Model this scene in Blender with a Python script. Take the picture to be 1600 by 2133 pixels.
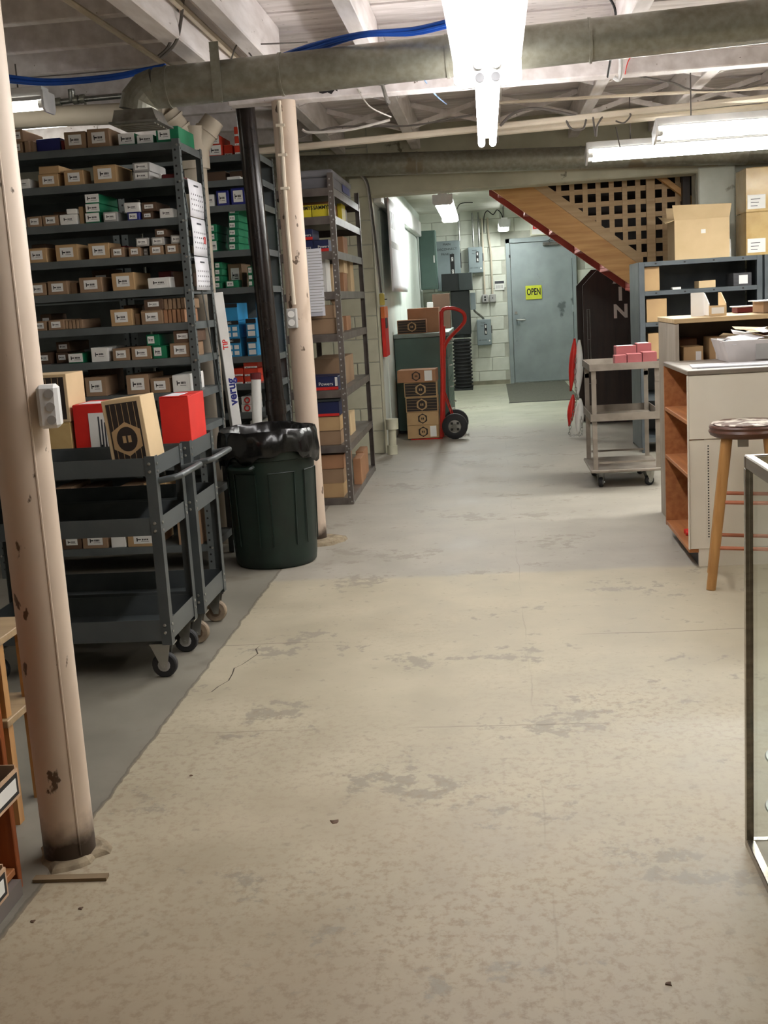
import bpy, bmesh, math, random
from mathutils import Vector, Matrix
random.seed(7)
for o in list(bpy.data.objects): bpy.data.objects.remove(o, do_unlink=True)
SC = bpy.context.scene
COL = SC.collection
R_ = math.radians

# ------------------------------------------------------------------ camera
FPX, PIT, ROL, YAW, CAMH = 2393.0, R_(10.39), R_(-3.49), R_(5.79), 1.32
_cy, _sy, _cp, _sp = math.cos(YAW), math.sin(YAW), math.cos(PIT), math.sin(PIT)
FW = Vector((-_sy*_cp, _cy*_cp, -_sp)); _r0 = Vector((_cy, _sy, 0)); _u0 = _r0.cross(FW)
RT = math.cos(ROL)*_r0 + math.sin(ROL)*_u0
UP = -math.sin(ROL)*_r0 + math.cos(ROL)*_u0
cam_d = bpy.data.cameras.new('camera'); cam = bpy.data.objects.new('camera', cam_d); COL.objects.link(cam)
mw = Matrix((RT, UP, -FW)).transposed().to_4x4(); mw.translation = Vector((0, 0, CAMH)); cam.matrix_world = mw
cam_d.sensor_fit = 'HORIZONTAL'; cam_d.sensor_width = 36.0; cam_d.lens = 36.0*FPX/1600.0
cam_d.clip_start = 0.02; cam_d.clip_end = 100
SC.camera = cam
# ------------------------------------------------------------------ world, exposure
w = bpy.data.worlds.new('world'); SC.world = w; w.use_nodes = True
w.node_tree.nodes['Background'].inputs[0].default_value = (0.55, 0.57, 0.6, 1)
w.node_tree.nodes['Background'].inputs[1].default_value = 0.02
SC.view_settings.view_transform = 'Standard'; SC.view_settings.look = 'None'
SC.view_settings.exposure = 0.45; SC.view_settings.gamma = 1.0
SC.view_settings.use_curve_mapping = False
TUBE = 24.0          # radiance of the fluorescent tubes

# ------------------------------------------------------------------ measuring helpers
def at(x, y, Y):
    d = FW*FPX + RT*(x-800) - UP*(y-1066.5); return Vector((0, 0, CAMH)) + d*(Y/d.y)
def gnd(x, y, z=0.0):
    d = FW*FPX + RT*(x-800) - UP*(y-1066.5); return Vector((0, 0, CAMH)) + d*((z-CAMH)/d.z)
def atX(x, y, X):
    d = FW*FPX + RT*(x-800) - UP*(y-1066.5); return Vector((0, 0, CAMH)) + d*(X/d.x)

# ------------------------------------------------------------------ materials
def lin(c):
    return tuple(((v/255.0)/12.92 if v <= 10 else ((v/255.0+0.055)/1.055)**2.4) for v in c) + (1.0,)
MATS = {}
def mat(name, c, rough=0.6, metal=0.0, c2=None, scale=6.0, stretch=(1, 1, 1), bump=0.0, detail=4.0, lo=0.35, hi=0.65, spec=0.5, fleck=None):
    if name in MATS: return MATS[name]
    m = bpy.data.materials.new(name); m.use_nodes = True; nt = m.node_tree; N = nt.nodes; L = nt.links
    b = N['Principled BSDF']; b.inputs['Roughness'].default_value = rough; b.inputs['Metallic'].default_value = metal
    b.inputs['Specular IOR Level'].default_value = spec
    tc = N.new('ShaderNodeTexCoord'); mp = N.new('ShaderNodeMapping'); mp.inputs['Scale'].default_value = stretch
    L.new(tc.outputs['Object'], mp.inputs[0])
    nz = N.new('ShaderNodeTexNoise'); nz.inputs['Scale'].default_value = scale; nz.inputs['Detail'].default_value = detail
    L.new(mp.outputs[0], nz.inputs['Vector'])
    rp = N.new('ShaderNodeValToRGB'); rp.color_ramp.elements[0].position = lo; rp.color_ramp.elements[1].position = hi
    if c2 is None: c2 = tuple(max(0, v*0.88) for v in c)
    rp.color_ramp.elements[0].color = lin(c2); rp.color_ramp.elements[1].color = lin(c)
    L.new(nz.outputs['Fac'], rp.inputs[0])
    out = rp.outputs[0]
    if fleck:                                    # worn-through flecks: (colour, scale, threshold)
        n2 = N.new('ShaderNodeTexNoise'); n2.inputs['Scale'].default_value = fleck[1]; n2.inputs['Detail'].default_value = 6
        L.new(mp.outputs[0], n2.inputs['Vector'])
        r2 = N.new('ShaderNodeValToRGB'); r2.color_ramp.elements[0].position = fleck[2]; r2.color_ramp.elements[1].position = fleck[2]+0.03
        r2.color_ramp.elements[0].color = (0, 0, 0, 1); r2.color_ramp.elements[1].color = (1, 1, 1, 1)
        L.new(n2.outputs['Fac'], r2.inputs[0])
        mx = N.new('ShaderNodeMixRGB'); mx.inputs[2].default_value = lin(fleck[0])
        L.new(r2.outputs[0], mx.inputs[0]); L.new(out, mx.inputs[1]); out = mx.outputs[0]
    L.new(out, b.inputs['Base Color'])
    if bump:
        bp = N.new('ShaderNodeBump'); bp.inputs['Strength'].default_value = bump; bp.inputs['Distance'].default_value = 0.01
        L.new(nz.outputs['Fac'], bp.inputs['Height']); L.new(bp.outputs[0], b.inputs['Normal'])
    MATS[name] = m; return m
def emat(name, c, s):
    if name in MATS: return MATS[name]
    m = bpy.data.materials.new(name); m.use_nodes = True; nt = m.node_tree
    nt.nodes.remove(nt.nodes['Principled BSDF']); e = nt.nodes.new('ShaderNodeEmission')
    e.inputs[0].default_value = c + (1,); e.inputs[1].default_value = s
    nt.links.new(e.outputs[0], nt.nodes['Material Output'].inputs[0]); MATS[name] = m; return m
def glassmat(name, tint, rough=0.02):
    if name in MATS: return MATS[name]
    m = bpy.data.materials.new(name); m.use_nodes = True; nt = m.node_tree; N = nt.nodes; L = nt.links
    N.remove(N['Principled BSDF'])
    t = N.new('ShaderNodeBsdfTransparent'); t.inputs[0].default_value = lin(tint)
    g = N.new('ShaderNodeBsdfGlossy'); g.inputs['Roughness'].default_value = rough
    lw = N.new('ShaderNodeLayerWeight'); lw.inputs[0].default_value = 0.5
    pw = N.new('ShaderNodeMath'); pw.operation = 'POWER'; pw.inputs[1].default_value = 4.0; L.new(lw.outputs['Facing'], pw.inputs[0])
    f = N.new('ShaderNodeMath'); f.operation = 'MULTIPLY_ADD'; f.inputs[1].default_value = 0.35; f.inputs[2].default_value = 0.02; L.new(pw.outputs[0], f.inputs[0])
    mx = N.new('ShaderNodeMixShader'); L.new(f.outputs[0], mx.inputs[0]); L.new(t.outputs[0], mx.inputs[1]); L.new(g.outputs[0], mx.inputs[2])
    L.new(mx.outputs[0], N['Material Output'].inputs[0]); MATS[name] = m; return m
def wood(name, c, c2, along='y', rough=0.55):
    st = {'x': (1.2, 14, 14), 'y': (14, 1.2, 14), 'z': (14, 14, 1.2)}[along]
    return mat(name, c, rough, 0, c2, 2.2, st, 0.15, 6.0, 0.3, 0.7)

CREAM = mat('cream_paint', (214, 203, 184), 0.6, c2=(196, 184, 163), scale=3, bump=0.08)
WHITEP = mat('white_paint', (226, 224, 214), 0.62, c2=(206, 203, 190), scale=2.4, bump=0.08)
CEILP = mat('ceiling_board_paint', (234, 227, 225), 0.7, c2=(206, 197, 193), scale=3, stretch=(1, 6, 1), bump=0.25, fleck=((120, 108, 98), 9, 0.68))
JOISTP = mat('joist_paint', (236, 230, 228), 0.65, c2=(212, 204, 200), scale=3, stretch=(5, 1, 5), bump=0.2, fleck=((125, 112, 102), 7, 0.7))
DARKJ = mat('dark_joist_paint', (190, 182, 172), 0.7, c2=(160, 150, 140), scale=3, bump=0.2)
BLOCKP = mat('block_paint', (222, 224, 212), 0.6, c2=(205, 208, 194), scale=5, bump=0.35, fleck=((150, 146, 128), 4.2, 0.7))
BLOCKG = mat('pier_block_paint', (206, 203, 180), 0.65, c2=(186, 183, 160), scale=4, bump=0.4, fleck=((112, 105, 88), 5, 0.68))
MORTAR = mat('mortar_paint', (186, 186, 172), 0.75, bump=0.2)
GALV = mat('galvanised_steel', (150, 149, 136), 0.36, 0.45, (132, 130, 116), 30, bump=0.04, lo=0.35, hi=0.65, fleck=((128, 118, 98), 2.4, 0.66))
GALVL = mat('bright_galvanised', (165, 165, 160), 0.3, 0.9, (130, 130, 124), 18)
RACK = mat('grey_rack_enamel', (102, 108, 108), 0.42, 0.15, (86, 92, 92), 6)
RACKB = mat('blue_grey_rack', (92, 99, 103), 0.45, 0.2, (74, 81, 86), 5)
CARTG = mat('cart_enamel', (80, 85, 86), 0.42, 0.15, (64, 69, 70), 4, fleck=((118, 120, 118), 12, 0.72))
OLDCART = mat('old_cart_paint', (150, 141, 130), 0.55, 0.1, (126, 117, 106), 8, fleck=((92, 84, 74), 10, 0.7))
BOLT = mat('zinc_bolt', (190, 190, 184), 0.3, 0.9)
BLACK = mat('black_print', (24, 22, 22), 0.6)
DARK = mat('dark_void', (22, 22, 22), 0.8)
BPIPE = mat('black_pipe', (44, 36, 32), 0.25, 0.1, (34, 28, 25), 8, bump=0.03)
RUBBER = mat('black_rubber', (34, 34, 36), 0.7)
BAG = mat('black_bag', (14, 14, 15), 0.22, c2=(10, 10, 11), scale=20, bump=0.2)
CANG = mat('dark_green_plastic', (18, 38, 30), 0.45, c2=(13, 29, 23), scale=8)
BROWN = mat('brown_carton', (154, 126, 98), 0.75, c2=(136, 110, 84), scale=4)
KRAFT = mat('kraft_carton', (188, 156, 112), 0.75, c2=(170, 138, 98), scale=4)
TAN = mat('tan_carton', (212, 186, 146), 0.75, c2=(200, 174, 134), scale=4)
DKBR = mat('dark_carton', (98, 74, 56), 0.8)
ORBR = mat('orange_brown_carton', (168, 124, 90), 0.7, c2=(150, 108, 76), scale=4)
WHITEC = mat('white_card', (240, 239, 234), 0.6, c2=(228, 227, 222))
GREYC = mat('grey_card', (176, 174, 170), 0.6)
GREEN = mat('green_card', (16, 122, 82), 0.5, c2=(12, 104, 68))
BLUE = mat('blue_card', (36, 44, 132), 0.45, c2=(30, 36, 112))
SKY = mat('light_blue_card', (48, 148, 200), 0.45)
NAVY = mat('navy_card', (24, 34, 78), 0.45)
RED = mat('red_card', (218, 42, 30), 0.5, c2=(202, 34, 26))
ORED = mat('orange_red_card', (214, 62, 34), 0.5)
DRED = mat('dark_red_card', (110, 24, 28), 0.6)
YEL = mat('yellow_card', (226, 208, 44), 0.5)
PINK = mat('pink_card', (172, 96, 98), 0.65, c2=(158, 86, 88))
PAPER = mat('white_paper', (236, 236, 240), 0.6, c2=(226, 226, 232))
INK = mat('ink_grey', (70, 70, 76), 0.7)
CLEARP = mat('shrink_film', (200, 172, 118), 0.2, c2=(184, 154, 100), scale=9, bump=0.3)
OAK = wood('worn_oak', (190, 134, 72), (150, 96, 46), 'y')
ORANGEW = wood('orange_wood', (176, 116, 68), (144, 86, 46), 'y')
OAKZ = wood('oak_leg', (188, 142, 86), (154, 108, 58), 'z', 0.45)
PINE = wood('pine_board', (222, 172, 108), (196, 142, 80), 'x')
PLY = wood('lattice_wood', (208, 178, 134), (184, 150, 108), 'x')
REDP = mat('red_stair_paint', (190, 98, 86), 0.55, c2=(170, 82, 72), scale=4)
DKWOOD = wood('dark_sign_wood', (54, 38, 30), (36, 25, 20), 'z', 0.5)
GREYWOOD = mat('grey_painted_wood', (168, 158, 144), 0.6, c2=(146, 136, 122), scale=3, stretch=(6, 6, 1), bump=0.1)
COUNTERW = mat('counter_white', (228, 222, 208), 0.5, c2=(216, 208, 192), scale=2, fleck=((150, 138, 120), 14, 0.76))
STEEL = mat('brushed_steel', (168, 160, 148), 0.25, 0.95, (140, 132, 120), 5, (1, 1, 12))
PANELG = mat('panel_grey_enamel', (140, 152, 154), 0.45, 0.1, (126, 138, 140), 3)
DOORG = mat('door_grey_paint', (150, 160, 160), 0.45, 0.1, (132, 142, 142), 3, fleck=((96, 104, 104), 2.3, 0.62))
CABG = mat('green_cabinet_enamel', (84, 110, 102), 0.5, 0.1, (74, 98, 90), 3)
CABT = mat('grey_green_top', (128, 142, 136), 0.5)
HTRED = mat('hand_truck_red', (202, 44, 30), 0.35, 0.1, (182, 36, 26), 6)
GLASS = glassmat('case_glass', (250, 252, 251))
GLASSD = glassmat('disc_glass', (196, 210, 208), 0.05)
BLUEC = mat('blue_cable', (30, 88, 190), 0.5)
WIREG = mat('grey_wire', (96, 90, 84), 0.6)
WIREW = mat('white_wire', (216, 210, 202), 0.6)
WALLP = mat('wall_panel_paint', (222, 230, 222), 0.5, c2=(208, 217, 209), scale=2)
YTAG = mat('yellow_sign', (214, 222, 60), 0.5)
MATG = mat('door_mat_pile', (92, 92, 80), 0.9, c2=(78, 78, 68), scale=60, bump=0.4)
WHITEM = mat('white_enamel', (236, 236, 234), 0.4)

# ------------------------------------------------------------------ mesh builder
WO = {}
class MB:
    def __init__(s, M=None): s.v = []; s.f = []; s.M = M or Matrix.Identity(4)
    def add(s, vs, fs):
        n = len(s.v); s.v += [s.M @ Vector(p) for p in vs]; s.f += [tuple(i+n for i in f) for f in fs]; return s
    def box(s, x0, x1, y0, y1, z0, z1, taper=0, jit=0):
        j = lambda: random.uniform(-jit, jit)
        t = taper
        vs = [(x0+j(), y0+j(), z0), (x1+j(), y0+j(), z0), (x1+j(), y1+j(), z0), (x0+j(), y1+j(), z0),
              (x0+t+j(), y0+t+j(), z1+j()), (x1-t+j(), y0+t+j(), z1+j()), (x1-t+j(), y1-t+j(), z1+j()), (x0+t+j(), y1-t+j(), z1+j())]
        return s.add(vs, [(0, 3, 2, 1), (4, 5, 6, 7), (0, 1, 5, 4), (1, 2, 6, 5), (2, 3, 7, 6), (3, 0, 4, 7)])
    def cyl(s, p0, p1, r0, r1=None, n=12, cap=True):
        p0 = Vector(p0); p1 = Vector(p1); r1 = r0 if r1 is None else r1
        d = (p1-p0).normalized(); a = Vector((0, 0, 1)) if abs(d.z) < 0.9 else Vector((1, 0, 0))
        u = d.cross(a).normalized(); v = d.cross(u)
        vs = []
        for p, r in ((p0, r0), (p1, r1)):
            for i in range(n):
                t = 2*math.pi*i/n; vs.append(p + u*(r*math.cos(t)) + v*(r*math.sin(t)))
        fs = [(i, (i+1) % n, n+(i+1) % n, n+i) for i in range(n)]
        if cap: fs += [tuple(range(n))[::-1], tuple(range(n, 2*n))]
        return s.add(vs, fs)
    def tube(s, pts, r, n=8, closed=False):
        pts = [Vector(p) for p in pts]; m = len(pts); rr = r if isinstance(r, (list, tuple)) else [r]*m
        vs = []; u = None
        for i, p in enumerate(pts):
            a = pts[(i-1) % m] if (i or closed) else p; b = pts[(i+1) % m] if (i < m-1 or closed) else p
            d = (b-a).normalized()
            if u is None:
                k = Vector((0, 0, 1)) if abs(d.z) < 0.9 else Vector((1, 0, 0)); u = d.cross(k).normalized()
            u = (u - d*u.dot(d)).normalized(); w_ = d.cross(u)
            for j in range(n):
                t = 2*math.pi*j/n; vs.append(p + u*(rr[i]*math.cos(t)) + w_*(rr[i]*math.sin(t)))
        fs = []
        for i in range(m if closed else m-1):
            k = (i+1) % m
            for j in range(n): fs.append((i*n+j, i*n+(j+1) % n, k*n+(j+1) % n, k*n+j))
        if not closed: fs += [tuple(range(n))[::-1], tuple(range((m-1)*n, m*n))]
        return s.add(vs, fs)
    def lathe(s, prof, c, n=24, axis='z', wob=None, cap=True):
        vs = []; c = Vector(c)
        for k, (r, h) in enumerate(prof):
            for i in range(n):
                t = 2*math.pi*i/n; q = r + (wob(t, k) if wob else 0)
                a, b = q*math.cos(t), q*math.sin(t)
                p = {'z': (a, b, h), 'y': (a, h, b), 'x': (h, a, b)}[axis]; vs.append(c + Vector(p))
        fs = []
        for k in range(len(prof)-1):
            for i in range(n): fs.append((k*n+i, k*n+(i+1) % n, (k+1)*n+(i+1) % n, (k+1)*n+i))
        if cap and prof[0][0] > 1e-4: fs.append(tuple(range(n))[::-1])
        if cap and prof[-1][0] > 1e-4: fs.append(tuple(range((len(prof)-1)*n, len(prof)*n)))
        return s.add(vs, fs)
    def prism(s, poly, axis, a, b):
        def mk(p, t): return {'x': (t, p[0], p[1]), 'y': (p[0], t, p[1]), 'z': (p[0], p[1], t)}[axis]
        n = len(poly); vs = [mk(p, a) for p in poly] + [mk(p, b) for p in poly]
        return s.add(vs, [tuple(range(n)), tuple(range(n, 2*n))[::-1]] + [(i, n+i, n+(i+1) % n, (i+1) % n) for i in range(n)])
    def grid(s, pts, nu, nv, thick=None):
        s.add(pts, [(i*nv+j, i*nv+j+1, (i+1)*nv+j+1, (i+1)*nv+j) for i in range(nu-1) for j in range(nv-1)]); return s
    def build(s, name, m, parent=None, smooth=False, bevel=0, solid=0):
        me = bpy.data.meshes.new(name)
        lo = [min(v[i] for v in s.v) for i in range(3)]; hi = [max(v[i] for v in s.v) for i in range(3)]
        org = Vector(((lo[0]+hi[0])/2, (lo[1]+hi[1])/2, lo[2]))
        bm = bmesh.new(); bv = [bm.verts.new(v-org) for v in s.v]
        for f in s.f:
            try: bm.faces.new([bv[i] for i in f])
            except ValueError: pass
        bmesh.ops.recalc_face_normals(bm, faces=bm.faces[:])
        if bevel:
            es = [e for e in bm.edges if len(e.link_faces) == 2 and e.calc_face_angle(0) > 0.5]
            bmesh.ops.bevel(bm, geom=es, offset=bevel, segments=1, affect='EDGES')
        if smooth:
            for f in bm.faces: f.smooth = True
            for e in bm.edges:
                if len(e.link_faces) == 2 and e.calc_face_angle(0) > 0.7: e.smooth = False
        bm.to_mesh(me); bm.free()
        me.materials.append(m)
        o = bpy.data.objects.new(name, me); COL.objects.link(o)
        place(o, org, parent)
        if solid:
            md = o.modifiers.new('thickness', 'SOLIDIFY'); md.thickness = solid; md.offset = 0
        return o
def place(o, org, parent=None):
    if parent:
        o.parent = parent; o.location = org - WO[parent.name]
    else: o.location = org
    WO[o.name] = Vector(org)
def empty(name, loc):
    o = bpy.data.objects.new(name, None); COL.objects.link(o); o.empty_display_size = 0.1; place(o, Vector(loc)); return o
def T(o, label, cat, group=None):
    o['label'] = label; o['category'] = cat
    if group: o['group'] = group
    return o
def S(o): o['kind'] = 'structure'; return o
def inst(name, me, org, parent=None):
    o = bpy.data.objects.new(name, me); COL.objects.link(o); place(o, Vector(org), parent); return o
def bx(name, m, x0, x1, y0, y1, z0, z1, parent=None, bevel=0, **k):
    return MB().box(x0, x1, y0, y1, z0, z1, **k).build(name, m, parent, bevel=bevel)
FRONT = Matrix.Rotation(math.pi/2, 4, 'X')                 # text facing -Y
def text(s, size, M, m, name='lettering', parent=None, thick=0.0006, sx=1.0, bold=0.0):
    cu = bpy.data.curves.new('t', 'FONT'); cu.body = s; cu.size = size; cu.align_x = 'CENTER'; cu.align_y = 'CENTER'; cu.extrude = thick; cu.offset = bold
    cu.resolution_u = 3
    ob = bpy.data.objects.new('t', cu); COL.objects.link(ob)
    me = bpy.data.meshes.new_from_object(ob.evaluated_get(bpy.context.evaluated_depsgraph_get()))
    bpy.data.objects.remove(ob); b = MB(M @ Matrix.Diagonal((sx, 1, 1, 1)))
    b.add([v.co.copy() for v in me.vertices], [tuple(p.vertices) for p in me.polygons])
    bpy.data.meshes.remove(me)
    return b.build(name, m, parent)
def tr(x, y, z): return Matrix.Translation((x, y, z))
ORD = ['zeroth', 'first', 'second', 'third', 'fourth', 'fifth', 'sixth', 'seventh', 'eighth', 'ninth', 'tenth', 'eleventh', 'twelfth', 'thirteenth', 'fourteenth', 'fifteenth', 'sixteenth', 'seventeenth', 'eighteenth', 'nineteenth', 'twentieth', 'twenty-first', 'twenty-second', 'twenty-third', 'twenty-fourth', 'twenty-fifth', 'twenty-sixth', 'twenty-seventh', 'twenty-eighth', 'twenty-ninth', 'thirtieth']
# ================================================================== STRUCTURE
# ---- floor: bare grey slab on the left, worn cream paint in the aisle
def floor_material():
    m = bpy.data.materials.new('worn_painted_concrete'); m.use_nodes = True; nt = m.node_tree; N = nt.nodes; L = nt.links
    b = N['Principled BSDF']
    geo = N.new('ShaderNodeNewGeometry'); sep = N.new('ShaderNodeSeparateXYZ'); L.new(geo.outputs['Position'], sep.inputs[0])
    def noise(s, d=5, st=None, rough=0.55):
        n = N.new('ShaderNodeTexNoise'); n.inputs['Scale'].default_value = s; n.inputs['Detail'].default_value = d; n.inputs['Roughness'].default_value = rough
        if st:
            mp = N.new('ShaderNodeMapping'); mp.inputs['Scale'].default_value = st; L.new(geo.outputs['Position'], mp.inputs[0]); L.new(mp.outputs[0], n.inputs['Vector'])
        else: L.new(geo.outputs['Position'], n.inputs['Vector'])
        return n.outputs['Fac']
    def math_(op, a, bb, c=None):
        n = N.new('ShaderNodeMath'); n.operation = op
        for i, q in enumerate((a, bb, c)):
            if q is None: continue
            if isinstance(q, (int, float)): n.inputs[i].default_value = q
            else: L.new(q, n.inputs[i])
        return n.outputs[0]
    def ramp(f, p0, p1):
        n = N.new('ShaderNodeMapRange'); n.inputs[1].default_value = p0; n.inputs[2].default_value = p1; L.new(f, n.inputs[0]); return n.outputs[0]
    def mix(f, a, bb):
        n = N.new('ShaderNodeMixRGB')
        if isinstance(f, (int, float)): n.inputs[0].default_value = f
        else: L.new(f, n.inputs[0])
        for i, q in ((1, a), (2, bb)):
            if isinstance(q, tuple): n.inputs[i].default_value = lin(q)
            else: L.new(q, n.inputs[i])
        return n.outputs[0]
    X, Y = sep.outputs[0], sep.outputs[1]
    big = noise(0.9, 3); mid = noise(3.2, 5); fine = noise(24, 5)
    cream = mix(ramp(mid, .35, .65), (159, 150, 129), (174, 165, 143))
    far = mix(ramp(mid, .35, .65), (146, 140, 128), (162, 156, 144))
    yj = math_('ADD', Y, math_('MULTIPLY', math_('SUBTRACT', noise(2.5, 3), .5), .12))
    base = mix(ramp(yj, 5.38, 5.44), cream, far)
    back = mix(ramp(big, .35, .65), (150, 150, 132), (168, 168, 148))
    base = mix(ramp(yj, 11.2, 12.0), base, back)
    low = math_('MULTIPLY', ramp(math_('ADD', Y, math_('MULTIPLY', math_('SUBTRACT', noise(1.1, 4), .5), 1.6)), 3.1, 1.9), .5)
    base = mix(low, base, (146, 124, 98))
    # worn-through patches, cut ragged
    chip = math_('ADD', math_('MULTIPLY', noise(1.9, 3, (1, 1.2, 1)), .55), math_('MULTIPLY', noise(15, 7, (1, 1.0, 1), .68), .45))
    base = mix(math_('MULTIPLY', ramp(chip, .565, .595), .72), base, (132, 125, 111))
    chip2 = noise(38, 6, (1, .9, 1), .72)
    wear = ramp(math_('ADD', math_('MULTIPLY', noise(.8, 2), 1.0), math_('MULTIPLY', Y, -.13)), -.08, .3)
    base = mix(math_('MULTIPLY', math_('MULTIPLY', ramp(chip2, .49, .62), wear), .72), base, (128, 108, 84))
    # joints and cracks
    cr = math_('MULTIPLY', math_('SUBTRACT', noise(3, 5), .5), .05)
    c1 = math_('ABSOLUTE', math_('SUBTRACT', math_('ADD', Y, cr), 3.41), None)
    l1 = math_('MULTIPLY', math_('LESS_THAN', c1, .004), ramp(noise(2.2, 2), .42, .6))
    c2 = math_('ABSOLUTE', math_('SUBTRACT', math_('ADD', X, cr), .085), None)
    l2 = math_('MULTIPLY', math_('LESS_THAN', c2, .0025), math_('MULTIPLY', ramp(noise(1.7, 2), .45, .62), .4))
    c3 = math_('ABSOLUTE', math_('SUBTRACT', math_('ADD', Y, cr), 4.36), None)
    l3 = math_('MULTIPLY', math_('LESS_THAN', c3, .004), ramp(noise(1.3, 2), .5, .6))
    base = mix(math_('MULTIPLY', math_('MAXIMUM', l1, math_('MAXIMUM', l2, l3)), .55), base, (96, 86, 72))
    bare = mix(ramp(mid, .3, .7), (112, 108, 98), (136, 131, 119))
    bare = mix(ramp(noise(1.6, 4), .58, .7), bare, (92, 86, 76))
    xe = math_('ADD', X, math_('MULTIPLY', math_('SUBTRACT', noise(9, 3), .5), .035))
    painted = math_('MAXIMUM', ramp(xe, -1.125, -1.12), math_('GREATER_THAN', Y, 9.9))
    col = mix(painted, bare, base)
    edge = math_('MULTIPLY', math_('LESS_THAN', math_('ABSOLUTE', math_('ADD', xe, 1.123), None), .006), math_('LESS_THAN', Y, 9.9))
    col = mix(math_('MULTIPLY', edge, .6), col, (84, 76, 64))
    col = mix(math_('MULTIPLY', ramp(fine, .62, .7), .35), col, (118, 110, 96))
    L.new(col, b.inputs['Base Color'])
    b.inputs['Roughness'].default_value = 0.42
    L.new(ramp(mid, -.9, 1.7), b.inputs['Roughness'])
    bp = N.new('ShaderNodeBump'); bp.inputs['Strength'].default_value = .12; bp.inputs['Distance'].default_value = .01
    L.new(mid, bp.inputs['Height']); L.new(bp.outputs[0], b.inputs['Normal'])
    return m
S(bx('floor', floor_material(), -5, 5, -2.5, 17.6, -.1, 0))

# jagged crack beside the carts
FL = bpy.data.objects['floor']
ck = [gnd(*q) for q in ((543, 1344), (533, 1352), (537, 1362), (520, 1374), (505, 1384), (488, 1392), (484, 1404), (476, 1418), (455, 1430), (440, 1442), (418, 1447))]
cv = []
for i, p in enumerate(ck):
    wv_ = .0022 if 0 < i < len(ck)-1 else .0004
    cv += [p+Vector((-wv_, -wv_, .0004)), p+Vector((wv_, wv_, .0004))]
MB().add(cv, [(2*i, 2*i+1, 2*i+3, 2*i+2) for i in range(len(ck)-1)]).build('floor_crack', mat('crack_grime', (70, 62, 50), .9), FL)
# ---- ceiling: boards over joists
ceil = S(bx('ceiling', DARKJ, -5, 5, -2.5, 10.0, 2.775, 2.85))
pm = None
y = 2.2; k = 0
while y < 9.95:
    for (xa, xb) in ((-5, -1.26), (-1.26, 4.9)):
        if pm is None or True:
            bx('ceiling_board', CEILP, xa+.004, xb-.004, y+.003, y+.137, 2.75+.004*(k % 3), 2.775, ceil)
    y += .14; k += 1
bx('rear_ceiling_board', CEILP, -5, 5, -2.5, 2.2, 2.755, 2.775, ceil)
JX = (-1.19, -.56, .09, .74, 1.39, 2.04, 2.7)
for x in JX:
    bx('joist', JOISTP, x-.04, x+.04, 6.43, 9.98, 2.55, 2.749, ceil, bevel=.004)
    if x > -1: bx('joist', JOISTP, x-.04, x+.04, 1.0, 6.29, 2.55, 2.749, ceil, bevel=.004)
for yy in (7.55, 8.9):
    for a, b in zip(JX[:-1], JX[1:]):
        for z0, z1 in ((2.575, 2.735), (2.735, 2.575)):
            d = Vector((b-a-.08, 0, z1-z0)); dx = .018 if z0 > z1 else -.018
            p = Vector((a+.04, yy+dx, z0)); n = Vector((-d.z, 0, d.x)).normalized()*.017
            MB().add([p+n+Vector((0, s, 0)) for s in (-.017, .017)] + [p-n+Vector((0, s, 0)) for s in (-.017, .017)] +
                     [p+d+n+Vector((0, s, 0)) for s in (-.017, .017)] + [p+d-n+Vector((0, s, 0)) for s in (-.017, .017)],
                     [(0, 1, 3, 2), (4, 6, 7, 5), (0, 4, 5, 1), (2, 3, 7, 6), (0, 2, 6, 4), (1, 5, 7, 3)]).build('bridging_brace', JOISTP, ceil)
for yy in (3.6, 4.12, 4.64, 5.16, 5.68, 6.2, 7.0, 7.8, 8.6, 9.4):
    bx('cross_joist', JOISTP, -4.98, -1.345, yy-.03, yy+.03, 2.6, 2.749, ceil, bevel=.004)
bx('girder', JOISTP, -1.34, 4.95, 6.3, 6.42, 2.39, 2.549, ceil, bevel=.006)
bx('girder_cap', JOISTP, -1.34, 4.95, 6.27, 6.3, 2.47, 2.549, ceil)
bx('edge_beam', JOISTP, -1.34, -1.245, .5, 6.26, 2.45, 2.6, ceil, bevel=.006)
bx('edge_beam', JOISTP, -1.30, -1.19, .5, 6.26, 2.602, 2.749, ceil, bevel=.006)
bx('edge_beam', JOISTP, -1.115, -1.03, .5, 6.26, 2.52, 2.749, ceil, bevel=.006)

# ---- outer walls
S(bx('wall_left', WHITEP, -5.1, -5, -2.5, 10.2, 0, 2.85))
S(bx('wall_right', WHITEP, 5, 5.1, -2.5, 10.2, 0, 2.85))
S(bx('wall_behind', WHITEP, -5, 5, -2.6, -2.5, 0, 2.85))

# ---- block wall with the wide opening (front face Y = 10)
def blockwall(parent, m, x0, x1, z0, z1, yf, bw=.4, bh=.2, skip=None, d=.03):
    me = {}
    row = 0; z = z0
    while z < z1-.03:
        h = min(bh, z1-z); x = x0 - (bw/2 if row % 2 else 0)
        while x < x1-.02:
            a, b = max(x, x0), min(x+bw, x1); x += bw
            if b-a < .04: continue
            if skip and skip((a+b)/2, z+h/2): continue
            if skip:
                for (sx0, sx1, sz) in skip.rects:
                    if z < sz-.02:
                        if a < sx0 < b: b = sx0
                        elif a < sx1 < b: a = sx1
            key = (round(b-a, 3), round(h, 3))
            if key not in me:
                o = bx('block', m, a+.004, b-.004, yf+random.uniform(0, .002), yf+d, z+.004, z+h-.004, parent, bevel=.004); me[key] = o.data
            else: inst('block', me[key], ((a+b)/2, yf+d/2+random.uniform(-.001, .003), z+.004), parent)
        z += h; row += 1
wl = S(bx('wall_front_left', MORTAR, -5, -.97, 10.008, 10.2, 0, 2.78))
blockwall(wl, BLOCKG, -2.97, -.972, 0, 2.78, 9.998)
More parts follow.
